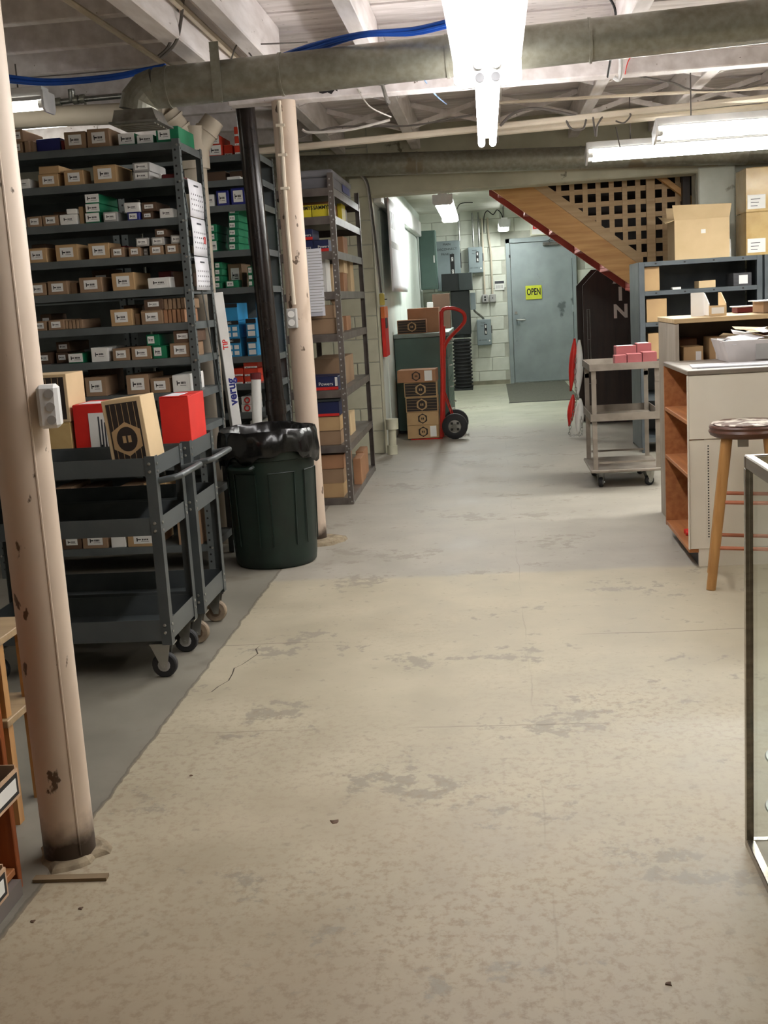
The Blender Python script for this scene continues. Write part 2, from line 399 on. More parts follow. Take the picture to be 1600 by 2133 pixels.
bx('corner_face', BLOCKG, -.9695, -.963, 10.0, 10.2, 0, 2.19, wl)
wu = S(bx('wall_above_opening', BLOCKG, -.97, 1.73, 10.03, 10.2, 2.35, 2.78))
ln = bx('lintel', BLOCKG, -1.14, 1.9, 9.93, 10.2, 2.195, 2.35, wu, bevel=.01)
wr = S(bx('wall_front_right', MORTAR, 1.73, 5, 10.008, 10.2, 0, 2.78))
blockwall(wr, BLOCKP, 1.735, 4.2, 0, 2.19, 9.998)
bx('pier_face', BLOCKP, 1.735, 2.03, 9.90, 9.997, 0, 2.235, wr, bevel=.01)
bx('upper_face', BLOCKP, 1.9, 4.2, 9.96, 9.997, 2.24, 2.5, wr)
# ---- passage behind the opening
S(bx('wall_passage_left', WALLP, -1.05, -.975, 10.2, 17.4, 0, 2.6))
wpl = bpy.data.objects['wall_passage_left']
for (a, b) in ((10.75, 12.5), (12.51, 14.4), (14.41, 16.4)):
    bx('wall_panel', WALLP, -.975, -.962, a, b, .0, 2.13, wpl, bevel=.002)
bx('ledge', WHITEM, -.975, -.90, 10.25, 16.3, 2.16, 2.36, wpl, bevel=.01)
S(bx('wall_passage_right', BLOCKP, 3.4, 3.5, 10.2, 17.4, 0, 2.6))
S(bx('ceiling_passage', WHITEP, -1.05, 3.5, 10.2, 17.4, 2.53, 2.6))
wb = S(bx('wall_back', MORTAR, -1.05, 3.5, 17.308, 17.5, 0, 2.6))
def sk(x, z): return .255 < x < 1.285 and z < 2.1
sk.rects = [(.255, 1.285, 2.1)]
blockwall(wb, BLOCKP, -1.0, 2.6, 0, 2.6, 17.298, skip=sk)
bx('steel_beam', mat('dark_red_beam', (112, 34, 34), .6), -.9, 0.0, 10.55, 10.66, 2.25, 2.36, bpy.data.objects['ceiling_passage'])
bx('grime_skirt', mat('grimy_base', (120, 116, 98), .8, c2=(150, 146, 126), scale=5), -1.0, .25, 17.288, 17.299, 0, .06, wb)

# ---- door in the back wall
dr = empty('door_1', (.77, 17.28, 0)); S(dr)
for nm, a, b, c, d in (('door_frame', .262, .322, 0, 2.10), ('door_frame', 1.218, 1.278, 0, 2.10), ('door_frame', .262, 1.278, 2.035, 2.10)):
    bx(nm, DOORG, a, b, 17.25, 17.33, c, d, dr, bevel=.004)
slab = bx('door_slab', DOORG, .327, 1.213, 17.275, 17.32, .012, 2.03, dr, bevel=.003)
MB().box(.355, .43, 17.262, 17.274, .85, 1.0).build('lock_plate', PANELG, dr)
MB().tube([(.385, 17.27, .93), (.385, 17.225, .93), (.40, 17.215, .93), (.51, 17.215, .925)], .011, 8).build('door_handle', BOLT, dr, smooth=True)
MB().cyl((.38, 17.262, 1.03), (.38, 17.275, 1.03), .022, n=14).build('deadbolt', BOLT, dr)
c_ = bx('door_closer', GALVL, .80, 1.04, 17.215, 17.272, 1.965, 2.015, dr, bevel=.008)
MB().tube([(.90, 17.22, 2.02), (.87, 17.15, 2.03), (.93, 17.24, 2.07)], .008, 6).build('closer_arm', GALVL, dr)
for z in (.25, 1.05, 1.82): MB().cyl((1.214, 17.262, z-.05), (1.214, 17.262, z+.05), .012, n=8).build('hinge', DOORG, dr)
bx('strike', BLACK, .305, .326, 17.248, 17.26, 1.83, 1.87, dr)
bx('threshold', GALVL, .30, 1.24, 17.2, 17.3, 0, .012, dr)

# ---- steel columns
def dirtcol():
    m = bpy.data.materials.new('chipped_column_paint'); m.use_nodes = True; nt = m.node_tree; N = nt.nodes; L = nt.links; b = N['Principled BSDF']
    geo = N.new('ShaderNodeNewGeometry'); sp = N.new('ShaderNodeSeparateXYZ'); L.new(geo.outputs['Position'], sp.inputs[0])
    def nz(s, d, st=(1, 1, 1)):
        mp = N.new('ShaderNodeMapping'); mp.inputs['Scale'].default_value = st; L.new(geo.outputs['Position'], mp.inputs[0])
        n = N.new('ShaderNodeTexNoise'); n.inputs['Scale'].default_value = s; n.inputs['Detail'].default_value = d; L.new(mp.outputs[0], n.inputs['Vector']); return n.outputs['Fac']
    def rp(f, a, c):
        n = N.new('ShaderNodeMapRange'); n.inputs[1].default_value = a; n.inputs[2].default_value = c; L.new(f, n.inputs[0]); return n.outputs[0]
    def mx(f, a, c):
        n = N.new('ShaderNodeMixRGB'); L.new(f, n.inputs[0])
        for i, q in ((1, a), (2, c)):
            if isinstance(q, tuple): n.inputs[i].default_value = lin(q)
            else: L.new(q, n.inputs[i])
        return n.outputs[0]
    c = mx(rp(nz(5, 4, (1, 1, .35)), .35, .65), (198, 178, 158), (213, 195, 176))
    c = mx(rp(nz(18, 6, (1, 1, .6)), .655, .68), c, (96, 78, 62))
    c = mx(rp(nz(4.4, 5, (1, 1, .5)), .66, .76), c, (166, 144, 122))
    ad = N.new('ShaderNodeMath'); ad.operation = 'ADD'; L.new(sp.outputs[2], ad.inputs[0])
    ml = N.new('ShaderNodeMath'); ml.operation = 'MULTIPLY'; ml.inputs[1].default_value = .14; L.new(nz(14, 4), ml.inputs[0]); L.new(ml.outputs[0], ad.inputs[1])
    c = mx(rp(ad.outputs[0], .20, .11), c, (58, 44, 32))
    L.new(c, b.inputs['Base Color']); b.inputs['Roughness'].default_value = .5
    bp = N.new('ShaderNodeBump'); bp.inputs['Strength'].default_value = .15; bp.inputs['Distance'].default_value = .005; L.new(nz(7, 3), bp.inputs['Height']); L.new(bp.outputs[0], b.inputs['Normal'])
    return m
COLP = dirtcol()
c1 = empty('steel_column', (-1.108, 2.60, 0)); T(c1, 'chipped cream pipe column nearest the camera at the left edge', 'column')
MB().cyl((-1.108, 2.6, 0), (-1.108, 2.6, 2.52), .0635, n=40).build('shaft', COLP, c1, smooth=True)
MB().tube([(-1.064, 2.5545, .02), (-1.064, 2.5545, .9), (-1.064, 2.5545, 2.5)], .003, 6).build('seam', COLP, c1)
MB().lathe([(.088, 0), (.08, .008), (.064, .014)], (-1.10, 2.60, 0), 18, wob=lambda t, k: .012*math.sin(3*t)+.008*math.sin(7*t+1)).build('mortar_collar', mat('rough_mortar', (150, 136, 112), .9, c2=(112, 98, 78), scale=25, bump=.6), c1)
p2 = empty('steel_column', (-1.035, 6.3, 0)); T(p2, 'cream pipe column carrying a conduit and outlet box behind the trash can', 'column')
MB().cyl((-1.035, 6.3, 0), (-1.04, 6.3, 2.389), .0635, n=36).build('shaft', COLP, p2, smooth=True)
MB().tube([(-1.052, 6.228, 2.38), (-1.052, 6.229, 2.2), (-1.056, 6.227, 1.8), (-1.05, 6.227, 1.33)], .011, 8).build('conduit', CREAM, p2, smooth=True)
for z in (2.25, 2.1, 1.93): bx('conduit_strap', CREAM, -1.075, -1.03, 6.212, 6.24, z, z+.014, p2)
ob = bx('outlet_box', GREYC, -1.092, -1.036, 6.195, 6.24, 1.205, 1.31, p2, bevel=.004)
for z in (1.235, 1.28):
    q = MB().cyl((-1.064, 6.194, z), (-1.064, 6.19, z), .018, n=14).build('receptacle', WHITEC, ob)
MB().lathe([(.13, 0), (.12, .02), (.08, .03)], (-1.0, 6.3, 0), 14, wob=lambda t, k: .02*math.sin(2*t)+.01*math.sin(5*t)).build('mortar_collar', MATS['rough_mortar'] if 'rough_mortar' in MATS else CREAM, p2)
jb = T(MB(tr(-1.02, 2.57, 1.128) @ Matrix.Rotation(R_(12), 4, 'Z')).box(-.024, .024, -.026, .026, -.05, .05).build('junction_box', WHITEM, bevel=.008), 'white round-cornered junction box mounted on the nearest column', 'junction box')
for z in (-.03, 0, .03):
    M_ = tr(-1.02, 2.57, 1.128) @ Matrix.Rotation(R_(12), 4, 'Z')
    MB(M_).cyl((.006, -.0265, z), (.006, -.029, z), .0105, n=18).build('knockout', GREYC, jb)
bp_ = T(empty('black_pipe', (-1.265, 6.5, 0)), 'glossy dark brown-black riser pipe between the racks and column', 'pipe')
MB().cyl((-1.225, 6.5, 0), (-1.292, 6.5, 2.6), .053, n=28).build('pipe', BPIPE, bp_, smooth=True)
MB().cyl((-1.244, 6.5, .72), (-1.246, 6.5, .8), .06, n=24).build('coupling', BPIPE, bp_, smooth=True)

# ---- white drain stack with wye fitting behind the tall rack
ds = T(empty('drain_stack', (-1.6, 6.42, 0)), 'cream painted drain pipe with forked wye fitting above the tall rack', 'pipe')
MB().cyl((-1.6, 6.42, 0), (-1.572, 6.42, 2.19), .062, n=24).build('stack', CREAM, ds, smooth=True)
P0 = Vector((-1.57, 6.42, 2.19)); L0 = at(348, 234, 6.34); R0 = at(446, 250, 6.45)
MB().cyl(P0-Vector((0, 0, .1)), P0+Vector((0, 0, .12)), .078, n=24).build('hub', CREAM, ds, smooth=True)
MB().tube([P0, P0.lerp(L0, .55), L0], [.072, .062, .056], 20).build('branch', CREAM, ds, smooth=True)
MB().tube([P0, P0.lerp(R0, .6), R0], [.07, .062, .058], 20).build('branch', CREAM, ds, smooth=True)
for a, t in ((L0, .55), (L0, .82), (R0, .62)):
    d = (a-P0).normalized(); c = P0.lerp(a, t); MB().cyl(c-d*.006, c+d*.006, .068, n=22).build('ring', CREAM, ds, smooth=True)
MB().tube([L0, L0+Vector((-.25, .05, .02)), L0+Vector((-.9, .1, .05))], .055, 16).build('branch', CREAM, ds, smooth=True)

# ---- ducts
def duct_seam(p, d, r, par): MB().cyl(p-d*.006, p+d*.006, r+.004, n=36).build('seam_ring', GALV, par, smooth=True)
A = at(327, 184, 5.2); B = at(1600, 43, 5.15); B = A + (B-A)*1.6
du = T(empty('ventilation_duct', A), 'large round galvanised duct crossing the ceiling with elbow and floor register', 'duct')
d = (B-A).normalized()
MB().cyl(A, B, .086, n=40).build('duct_pipe', GALV, du, smooth=True)
for t in (.03, .45, 1.05, 1.55): duct_seam(A+d*(t*1.2+.02), d, .086, du)
E0 = A; pts = []
C = A + Vector((-.0, 0, -.092))
for i in range(4):
    a = R_(90 + 30*i); pts.append(C + Vector((.092*math.cos(a), 0, .092*math.sin(a))))
pts[0] = A
MB().tube(pts, .086, 28).build('elbow', GALV, du)
e = pts[-1]
MB().add([e+Vector(q) for q in ((-.085, -.085, 0), (.085, -.085, 0), (.085, .085, 0), (-.085, .085, 0), (-.095, -.10, -.055), (.105, -.10, -.055), (.105, .10, -.055), (-.095, .10, -.055))],
         [(0, 1, 5, 4), (1, 2, 6, 5), (2, 3, 7, 6), (3, 0, 4, 7)]).build('boot', GALVL, du)
bt = e+Vector((.005, 0, -.055))
bx('register_flange', GALVL, bt.x-.105, bt.x+.112, bt.y-.13, bt.y+.13, bt.z-.008, bt.z, du)
for i in range(5): bx('register_louver', GALV, bt.x-.09, bt.x+.09, bt.y-.09+.045*i-.012, bt.y-.09+.045*i+.012, bt.z-.014, bt.z-.009, du)
hs = A + d*.29
MB().tube([hs+Vector((0, -.09*math.cos(t), .092*math.sin(t))) for t in [R_(x) for x in range(-80, 91, 17)]], .004, 4).build('strap', GALV, du)
bx('strap_band', GALV, hs.x-.02, hs.x+.02, hs.y-.094, hs.y-.089, hs.z-.10, 2.45, du)
A2 = at(715, 345, 9.6); B2 = at(1200, 329, 9.6); B2 = A2+(B2-A2)*2.6; d2 = (B2-A2).normalized()
du2 = T(empty('ventilation_duct', A2), 'darker round duct running above the wide wall opening', 'duct')
MB().cyl(A2-d2*1.5, B2, .088, n=32).build('duct_pipe', GALV, du2, smooth=True)
for t in (.6, 1.9, 3.2): duct_seam(A2+d2*t, d2, .088, du2)

# ---- ceiling pipes and cables
def run(name, pts, r, m, label, cat, n=8, group=None):
    return T(MB().tube(pts, r, n).build(name, m, smooth=True), label, cat, group)
def sm(pts, k=6):                              # Catmull-Rom
    pts = [Vector(p) for p in pts]; q = [pts[0]]+pts+[pts[-1]]; out = []
    for i in range(len(pts)-1):
        a, b, c, d_ = q[i:i+4]
        for j in range(k):
            t = j/k; out.append(.5*((2*b)+(c-a)*t+(2*a-5*b+4*c-d_)*t*t+(-a+3*b-3*c+d_)*t**3))
    out.append(pts[-1]); return out
run('conduit_pipe', [at(470, 322, 7.3), at(1000, 268, 7.15), at(1640, 200, 7.0)], .021, CREAM, 'upper white pipe running crosswise below the joists', 'pipe')
run('conduit_pipe', [at(1000, 279, 7.2), at(1640, 218, 7.05)], .019, CREAM, 'lower white pipe running crosswise just below its twin', 'pipe')
run('conduit_pipe', [gnd(100, -26, 2.58), gnd(140, 0, 2.58), gnd(362, 146, 2.58)], .014, CREAM, 'thin white conduit slanting along the dark left ceiling bay', 'pipe')
run('conduit_pipe', [Vector((-1.215, 1.0, 2.565)), Vector((-1.215, 6.2, 2.565))], .017, CREAM, 'white conduit strapped in the notch of the left edge beam', 'pipe')
run('conduit_pipe', [at(1040, 214, 7.6), at(1230, 203, 7.5), at(1400, 194, 7.5), at(1600, 183, 7.5)], .010, CREAM, 'thin white conduit crossing beneath the right joists', 'pipe')
for i, (a, b) in enumerate((((785, 165), (808, 214)), )):
    run('stub_pipe', sm([at(793, 165, 6.27), at(805, 205, 6.26), at(809, 216, 6.24), at(810, 212, 6.2)]), .010, GALVL, 'short bent metal stub hanging under the girder', 'pipe')
run('hook_conduit', sm([at(1294, 100, 6.05), at(1293, 150, 6.05), at(1289, 166, 6.05), at(1279, 161, 6.05)]), .011, WHITEM, 'white hooked conduit end hanging under the right duct', 'pipe')
bl = T(empty('blue_cable_bundle', at(760, 75, 5.6)), 'bundle of blue data cables draped above the duct', 'cable')
for i in range(7):
    o = Vector((0, random.uniform(-.02, .02), random.uniform(-.012, .014)))
    MB().tube(sm([at(560, 130, 5.45)+o, at(640, 102, 5.3)+o*1.4, at(750, 72, 5.12)+o*.6, at(860, 64, 5.08)+o, at(950, 44, 4.95)+o, at(1060, 22, 4.85)+o]), .007, 6).build('cable', BLUEC, bl, smooth=True)
bl2 = T(empty('blue_cable_bundle', at(150, 165, 5.9)), 'bundle of blue data cables sagging across the dark left bay', 'cable')
for i in range(7):
    o = Vector((0, random.uniform(-.02, .02), random.uniform(-.016, .016)))
    MB().tube(sm([at(-60, 152, 5.4)+o, at(20, 166, 5.45)+o, at(110, 172, 5.5)+o*.7, at(230, 162, 5.5)+o*.6, at(300, 148, 5.5)+o*.5, at(345, 139, 5.5)+o*.5]), .007, 6).build('cable', BLUEC, bl2, smooth=True)
def wire(pts, r, m, label): return run('loose_wire', sm(pts), r, m, label, 'wire', 6)
wire([at(745, 185, 6.295), at(770, 222, 6.25), at(815, 244, 6.3)], .004, WIREW, 'thin white wire dangling below the long duct')
wire([at(812, 250, 7.0), at(730, 270, 7.0), at(650, 276, 7.0), at(630, 270, 7.0)], .008, WIREW, 'pale sheathed cable drooping beside the column top')
wire([at(620, 290, 7.2), at(700, 265, 7.25), at(850, 262, 7.25), at(950, 245, 7.2), at(985, 240, 7.2)], .006, WIREG, 'black cable draped behind the cross pipe')
wire([at(1042, 262, 7.12), at(1070, 236, 7.1), at(1110, 226, 7.1), at(1160, 232, 7.1), at(1205, 243, 7.1)], .009, WIREG, 'thick dark cable arching over the cross pipes')
wire([at(1178, 246, 7.1), at(1185, 262, 7.08), at(1195, 270, 7.07), at(1215, 268, 7.07), at(1222, 242, 7.09)], .006, WIREG, 'dark cable loop hanging from the pipe sockets')
wire([at(1235, 241, 7.08), at(1241, 284, 7.06), at(1244, 262, 7.06), at(1258, 239, 7.08)], .006, WIREG, 'dark plug lead hanging in a narrow V')
wire([at(1283, 252, 7.08), at(1300, 256, 7.05), at(1314, 240, 7.05), at(1306, 234, 7.08)], .005, WIREG, 'dark wire hook curling above the right lamp')
wire([at(1283, 264, 7.9), at(1288, 290, 7.9), at(1292, 308, 7.9)], .004, WIREG, 'dark hanger wire holding the right lamp')
wire([at(1330, 158, 6.6), at(1400, 172, 6.7), at(1450, 188, 6.8), at(1560, 182, 6.8), at(1640, 160, 6.8)], .005, WIREG, 'dark wire sagging across the right joists')
wire([at(1270, -5, 5.4), at(1283, 40, 5.5), at(1266, 160, 6.1)], .006, BLACK, 'black cable running down beside the right joist')
wire([at(1332, 100, 6.27), at(1310, 125, 6.27), at(1302, 155, 6.29)], .003, RED, 'thin red wire below the right duct')
wire([at(880, 160, 6.2), at(905, 195, 6.5), at(930, 217, 6.9)], .004, mat('pale_blue_wire', (150, 180, 220), .6), 'pale blue wire pair hanging behind the duct')
wire([at(382, -10, 4.9), at(376, 50, 5.0), at(365, 90, 5.0), at(335, 122, 5.0)], .007, WIREG, 'grey cable loop hanging over the left edge beam')
wire([at(372, -10, 4.95), at(366, 45, 5.05), at(352, 95, 5.05), at(330, 118, 5.05)], .007, WIREG, 'second grey cable loop beside the left edge beam')
wire([at(425, -5, 5.3), at(470, 50, 5.6), at(505, 92, 5.7), at(525, 118, 5.7)], .004, WIREG, 'thin dark wire slanting along the pale left beam')
wire([at(480, 130, 5.7), at(497, 90, 5.7), at(540, 92, 5.7), at(640, 88, 5.9)], .004, WIREG, 'thin dark wire bent over the long duct')

gp_ = T(empty('valve_pipe', at(180, 206, 6.9)), 'galvanised pipe with valve fittings above the left rack', 'pipe')
MB().tube([at(60, 222, 6.9), at(150, 209, 6.9), at(330, 193, 6.9)], .016, 10).build('pipe', GALVL, gp_, smooth=True)
for q in ((122, 213), (158, 208), (172, 206)): MB().cyl(at(q[0]-5, q[1]+.6, 6.9), at(q[0]+5, q[1]-.6, 6.9), .026, n=12).build('coupling', GALV, gp_, smooth=True)
MB().tube([at(150, 209, 6.9), at(149, 192, 6.88), at(148, 186, 6.88)], .02, 10).build('valve_stem', GALVL, gp_, smooth=True)
MB().tube([at(176, 208, 6.9), at(180, 226, 6.9), at(172, 232, 6.9)], .008, 8).build('drop_hook', GALV, gp_, smooth=True)
for i, (q, w_) in enumerate(((((664, 184), (702, 181), (703, 190), (697, 187), (690, 196), (682, 192), (672, 195), (665, 193)), 'left'), (((760, 174), (812, 168), (810, 175), (795, 178), (778, 177), (763, 178)), 'right'))):
    pv = [at(a_, b_, 6.262) for a_, b_ in q]  # flat black plate for each dark ragged patch at the girder
    T(MB().add(pv+[v+Vector((0, .005, 0)) for v in pv], [tuple(range(len(pv))), tuple(range(len(pv), 2*len(pv)))[::-1]]+[(k, (k+1) % len(pv), len(pv)+(k+1) % len(pv), len(pv)+k) for k in range(len(pv))]).build('ragged_dark_patch', BLACK), w_+' ragged black patch on the girder', 'scrap')
wire([at(985, 422, 14.5), at(960, 424, 14.5), at(952, 436, 14.5)], .006, BLACK, 'black cord crossing the passage ceiling')
wire([(-.04, 17.1, 2.2), (-.03, 17.1, 2.42), (.02, 17.05, 2.50), (.10, 17.0, 2.44), (.16, 17.0, 2.50), (.22, 17.0, 2.44), (.24, 16.95, 2.33)], .007, BLACK, 'looped black cord feeding the end wall fixture')
# ---- fluorescent fixtures
TUBEM = {}
def strip(label, p0, p1, reflector=True, tint=(1, .97, .96), s=1.0, hang=2.75, tilt=0., gap=.031, caps=(1, 1), wing=.075, drop=.042):
    p0 = Vector(p0); p1 = Vector(p1); d = (p1-p0); ln = d.length; ang = math.atan2(d.y, d.x)
    root = T(empty('fluorescent_fixture', p0.lerp(p1, .5)), label, 'ceiling light')
    M = tr(*p0) @ Matrix.Rotation(ang, 4, 'Z') @ Matrix.Rotation(R_(tilt), 4, 'X')
    M0 = tr(*p0) @ Matrix.Rotation(ang, 4, 'Z')
    key = (tint, s)
    if key not in TUBEM: TUBEM[key] = emat('tube_glow_%d' % len(TUBEM), tint, TUBE*s)
    MB(M).box(0, ln, *((-.045, .045) if reflector else (-.03, .03)), .03, .085).build('housing', WHITEM, root, bevel=.004)
    if reflector:
        for sgn in (-1, 1):
            MB(M).add([(0, sgn*.05, .032), (ln, sgn*.05, .032), (ln, sgn*(.05+wing), .012), (0, sgn*(.05+wing), .012), (0, sgn*.05, .036), (ln, sgn*.05, .036), (ln, sgn*(.05+wing), .016), (0, sgn*(.05+wing), .016)],
                      [(0, 1, 2, 3), (4, 7, 6, 5), (0, 4, 5, 1), (2, 6, 7, 3), (0, 3, 7, 4), (1, 5, 6, 2)]).build('reflector_wing', WHITEM, root)
    for sgn in (-1, 1):
        MB(M).cyl((.03, sgn*gap, 0), (ln-.03, sgn*gap, 0), .019, n=16).build('tube', TUBEM[key], root, smooth=True)
    for k, e in enumerate((0, ln)):
        if not caps[k]: continue
        w_ = .05+wing if reflector else .052
        q = .002 if k else -.014
        MB(M).prism([(-w_, -drop+.02), (-w_+.02, -drop), (w_-.02, -drop), (w_, -drop+.02), (w_, .06), (-w_, .06)] if reflector else [(-w_, -.026), (w_, -.026), (w_, .08), (-w_, .08)], 'x', e+q, e+q+.012).build('end_plate', WHITEM, root)
        for sgn in (-1, 1):
            MB(M).cyl((e+(-.03 if k else .03), sgn*gap, 0), (e, sgn*gap, 0), .0195, n=16).build('lamp_holder', GREYC, root)
            if k and drop > .06: MB(M).cyl((e-.002, sgn*.029, -.044), (e+.004, sgn*.029, -.044), .0165, n=18).build('end_knockout', mat('dark_knockout', (70, 70, 72), .6), root)
    for t in (.12, .88):
        if hang: MB(M0).tube([(ln*t, 0, .085), (ln*t, 0, hang-p0.z)], .004, 5).build('hanger_chain', WIREG, root)
    return root
f1 = gnd(1015, 134, 2.15); f1n = gnd(1008, 0, 2.15)
dirv = (Vector((f1.x, f1.y, 0))-Vector((f1n.x, f1n.y, 0))).normalized()
strip('bright twin-tube fixture with reflector wings hanging nearest overhead', (f1.x-.01, f1.y-2.44, 2.15), (f1.x, f1.y, 2.15), True, hang=2.55, s=1.4, drop=.078)
a = gnd(1016, 152, 2.15); b = gnd(1015, 300, 2.15)
strip('slim bare twin-tube fixture in line beyond the nearest overhead one', (a.x, a.y+.02, 2.15), (b.x, b.y, 2.15), False, hang=2.55, caps=(1, 0), s=1.4)
a = at(1225, 327, 8.0); b = at(1600, 298, 8.0); b = a+(b-a)*2.0
strip('lower right hanging twin-tube fixture in front of the far duct', a, b, True, (1, 1, .95), 2.4, hang=2.55, wing=.035, tilt=-20, drop=.03)
a = at(1368, 282, 7.0); b = at(1600, 262, 7.0); b = a+(b-a)*2.6
strip('upper right hanging twin-tube fixture nearest the cross pipes', a, b, True, (1, 1, .95), 2.4, hang=2.55, wing=.035, tilt=-20, drop=.03)
a = at(98, 218, 5.9); b = at(12, 222, 5.9); b = a+(b-a)*5.5; b.z = a.z
strip('chain-hung twin-tube fixture above the left rack', b, a, True, (1, .97, .88), .45, hang=2.6, wing=.03)
a = at(240, 248, 8.2); b = at(40, 264, 8.2); b = a+(b-a)*1.6; b.z = a.z
strip('distant twin-tube fixture behind the left rack', b, a, True, (1, .97, .88), .35, hang=2.6, wing=.03)
a = gnd(918, 425, 2.22); b = gnd(938, 461, 2.22)
strip('twin-tube fixture on the passage ceiling beyond the opening', (a.x+.02, a.y, 2.25), (b.x, b.y, 2.25), True, (.96, 1, .97), 2.4, hang=2.53, wing=.05)
strip('small fixture hung on the passage end wall beside the exit sign', (.24, 15.9, 2.235), (.24, 17.0, 2.235), True, (.96, 1, .97), 2.0, hang=2.53, wing=.03)
# unseen fixtures added for light: one assumed behind the camera, two beside it
strip('unseen twin-tube fixture assumed behind the camera on the aisle line', (.03, -1.6, 2.2), (.03, .6, 2.2), True, (1, .86, .7), .14, hang=2.55)
strip('added twin-tube fixture over the right half of the shop, off camera', (2.6, 2.4, 2.3), (2.6, 4.6, 2.3), True, (1, .96, .88), .9, hang=2.55)
strip('added twin-tube fixture over the left half of the shop, off camera', (-3.0, 1.0, 2.3), (-3.0, 3.2, 2.3), True, (1, .92, .8), .15, hang=2.6)
# ================================================================== RACKS
def rack(label, x0, x1, y0, y1, H, zs, m, lip=.036, holes=DARK, back=False, nlip=.0):
    r = T(empty('steel_shelving', ((x0+x1)/2, (y0+y1)/2, 0)), label, 'shelving')
    for (x, y, sx, sy) in ((x0, y0, 1, 1), (x1, y0, -1, 1), (x0, y1, 1, -1), (x1, y1, -1, -1)):
        w_, t = .036, .003
        po = MB().prism([(x, y), (x+sx*w_, y), (x+sx*w_, y+sy*t), (x+sx*t, y+sy*t), (x+sx*t, y+sy*w_), (x, y+sy*w_)], 'z', 0, H).build('post', m, r)
        hb = MB(); z = .05
        while z < H-.02:
            hb.cyl((x+sx*w_*.62, y-sy*.0006, z), (x+sx*w_*.62, y+sy*.0002, z), .0058, n=6)
            hb.cyl((x-sx*.0006, y+sy*w_*.62, z+.008), (x+sx*.0002, y+sy*w_*.62, z+.008), .0058, n=6)
            z += .038
        hb.build('punched_holes', holes, po)['kind'] = 'stuff'
        nb = MB()
        for zz in zs:
            for q in (.5,): nb.cyl((x+sx*w_*.3, y-sy*.004, zz-lip*q), (x+sx*w_*.3, y, zz-lip*q), .006, n=6); nb.cyl((x-sx*.004, y+sy*w_*.3, zz-lip*q), (x, y+sy*w_*.3, zz-lip*q), .006, n=6)
        nb.build('bolt_heads', BOLT, po)['kind'] = 'stuff'
    for zz in zs:
        e = .0035
        MB().box(x0+e, x1-e, y0+e, y1-e, zz-.003, zz).box(x0+e, x1-e, y0+e, y0+e+.0015, zz-lip, zz-.003).box(x0+e, x1-e, y1-e-.0015, y1-e, zz-lip, zz-.003)\
            .box(x0+e, x0+e+.0015, y0+e, y1-e, zz-lip, zz-.003).box(x1-e-.0015, x1-e, y0+e, y1-e, zz-lip, zz-.003).build('shelf', m, r)
    if back: bx('back_panel', m, x0+.005, x1-.005, y1-.012, y1-.006, .05, H-.01, r)
    return r
AX0, AX1, AY0, AY1 = -2.62, -1.466, 5.69, 6.15
AZ = [2.142, 1.972, 1.785, 1.611, 1.449, 1.275, 1.103, .93, .75, .57, .40, .14]
ra = rack('tall grey bolt rack full of labelled boxes at the left', AX0, AX1, AY0, AY1, 2.155, AZ, RACK)
MB().tube([(AX1+.004, AY0+.02, 1.9), (AX1+.004, AY1-.02, .75)], .004, 5).build('diagonal_brace', RACK, ra)
MB().tube([(AX0-.004, AY0+.02, 1.9), (AX0-.004, AY1-.02, .75)], .004, 5).build('diagonal_brace', RACK, ra)
BX0, BX1, BY0, BY1 = -2.1, -1.265, 6.66, 7.12
BZ = [2.186, 2.05, 1.911, 1.658, 1.448, 1.05, .892, .723, .57, .3, .12]
rb = rack('narrow grey rack of green, blue and red boxes behind the black pipe', BX0, BX1, BY0, BY1, 2.20, BZ, RACK, back=True)
rb2 = rack('grey rack added behind the tall bolt rack to keep its gaps dark', -3.3, BX0-.015, BY0, BY1, 2.10, BZ[1:], RACK, back=True)  # rack and back panel added to darken the view through the bolt rack
CX0, CX1, CY0, CY1 = -1.36, -.958, 7.49, 9.0
CZ = [2.05, 1.875, 1.655, 1.40, 1.13, .765, .40, .045]
CEND = mat('worn_grey_post', (120, 112, 106), .4, .4, (98, 90, 84), 8)
rc = rack('end-on grey rack of cartons beside the block pier', CX0, CX1, CY0, CY1, 2.14, CZ, CEND, lip=.05, holes=GREYC)

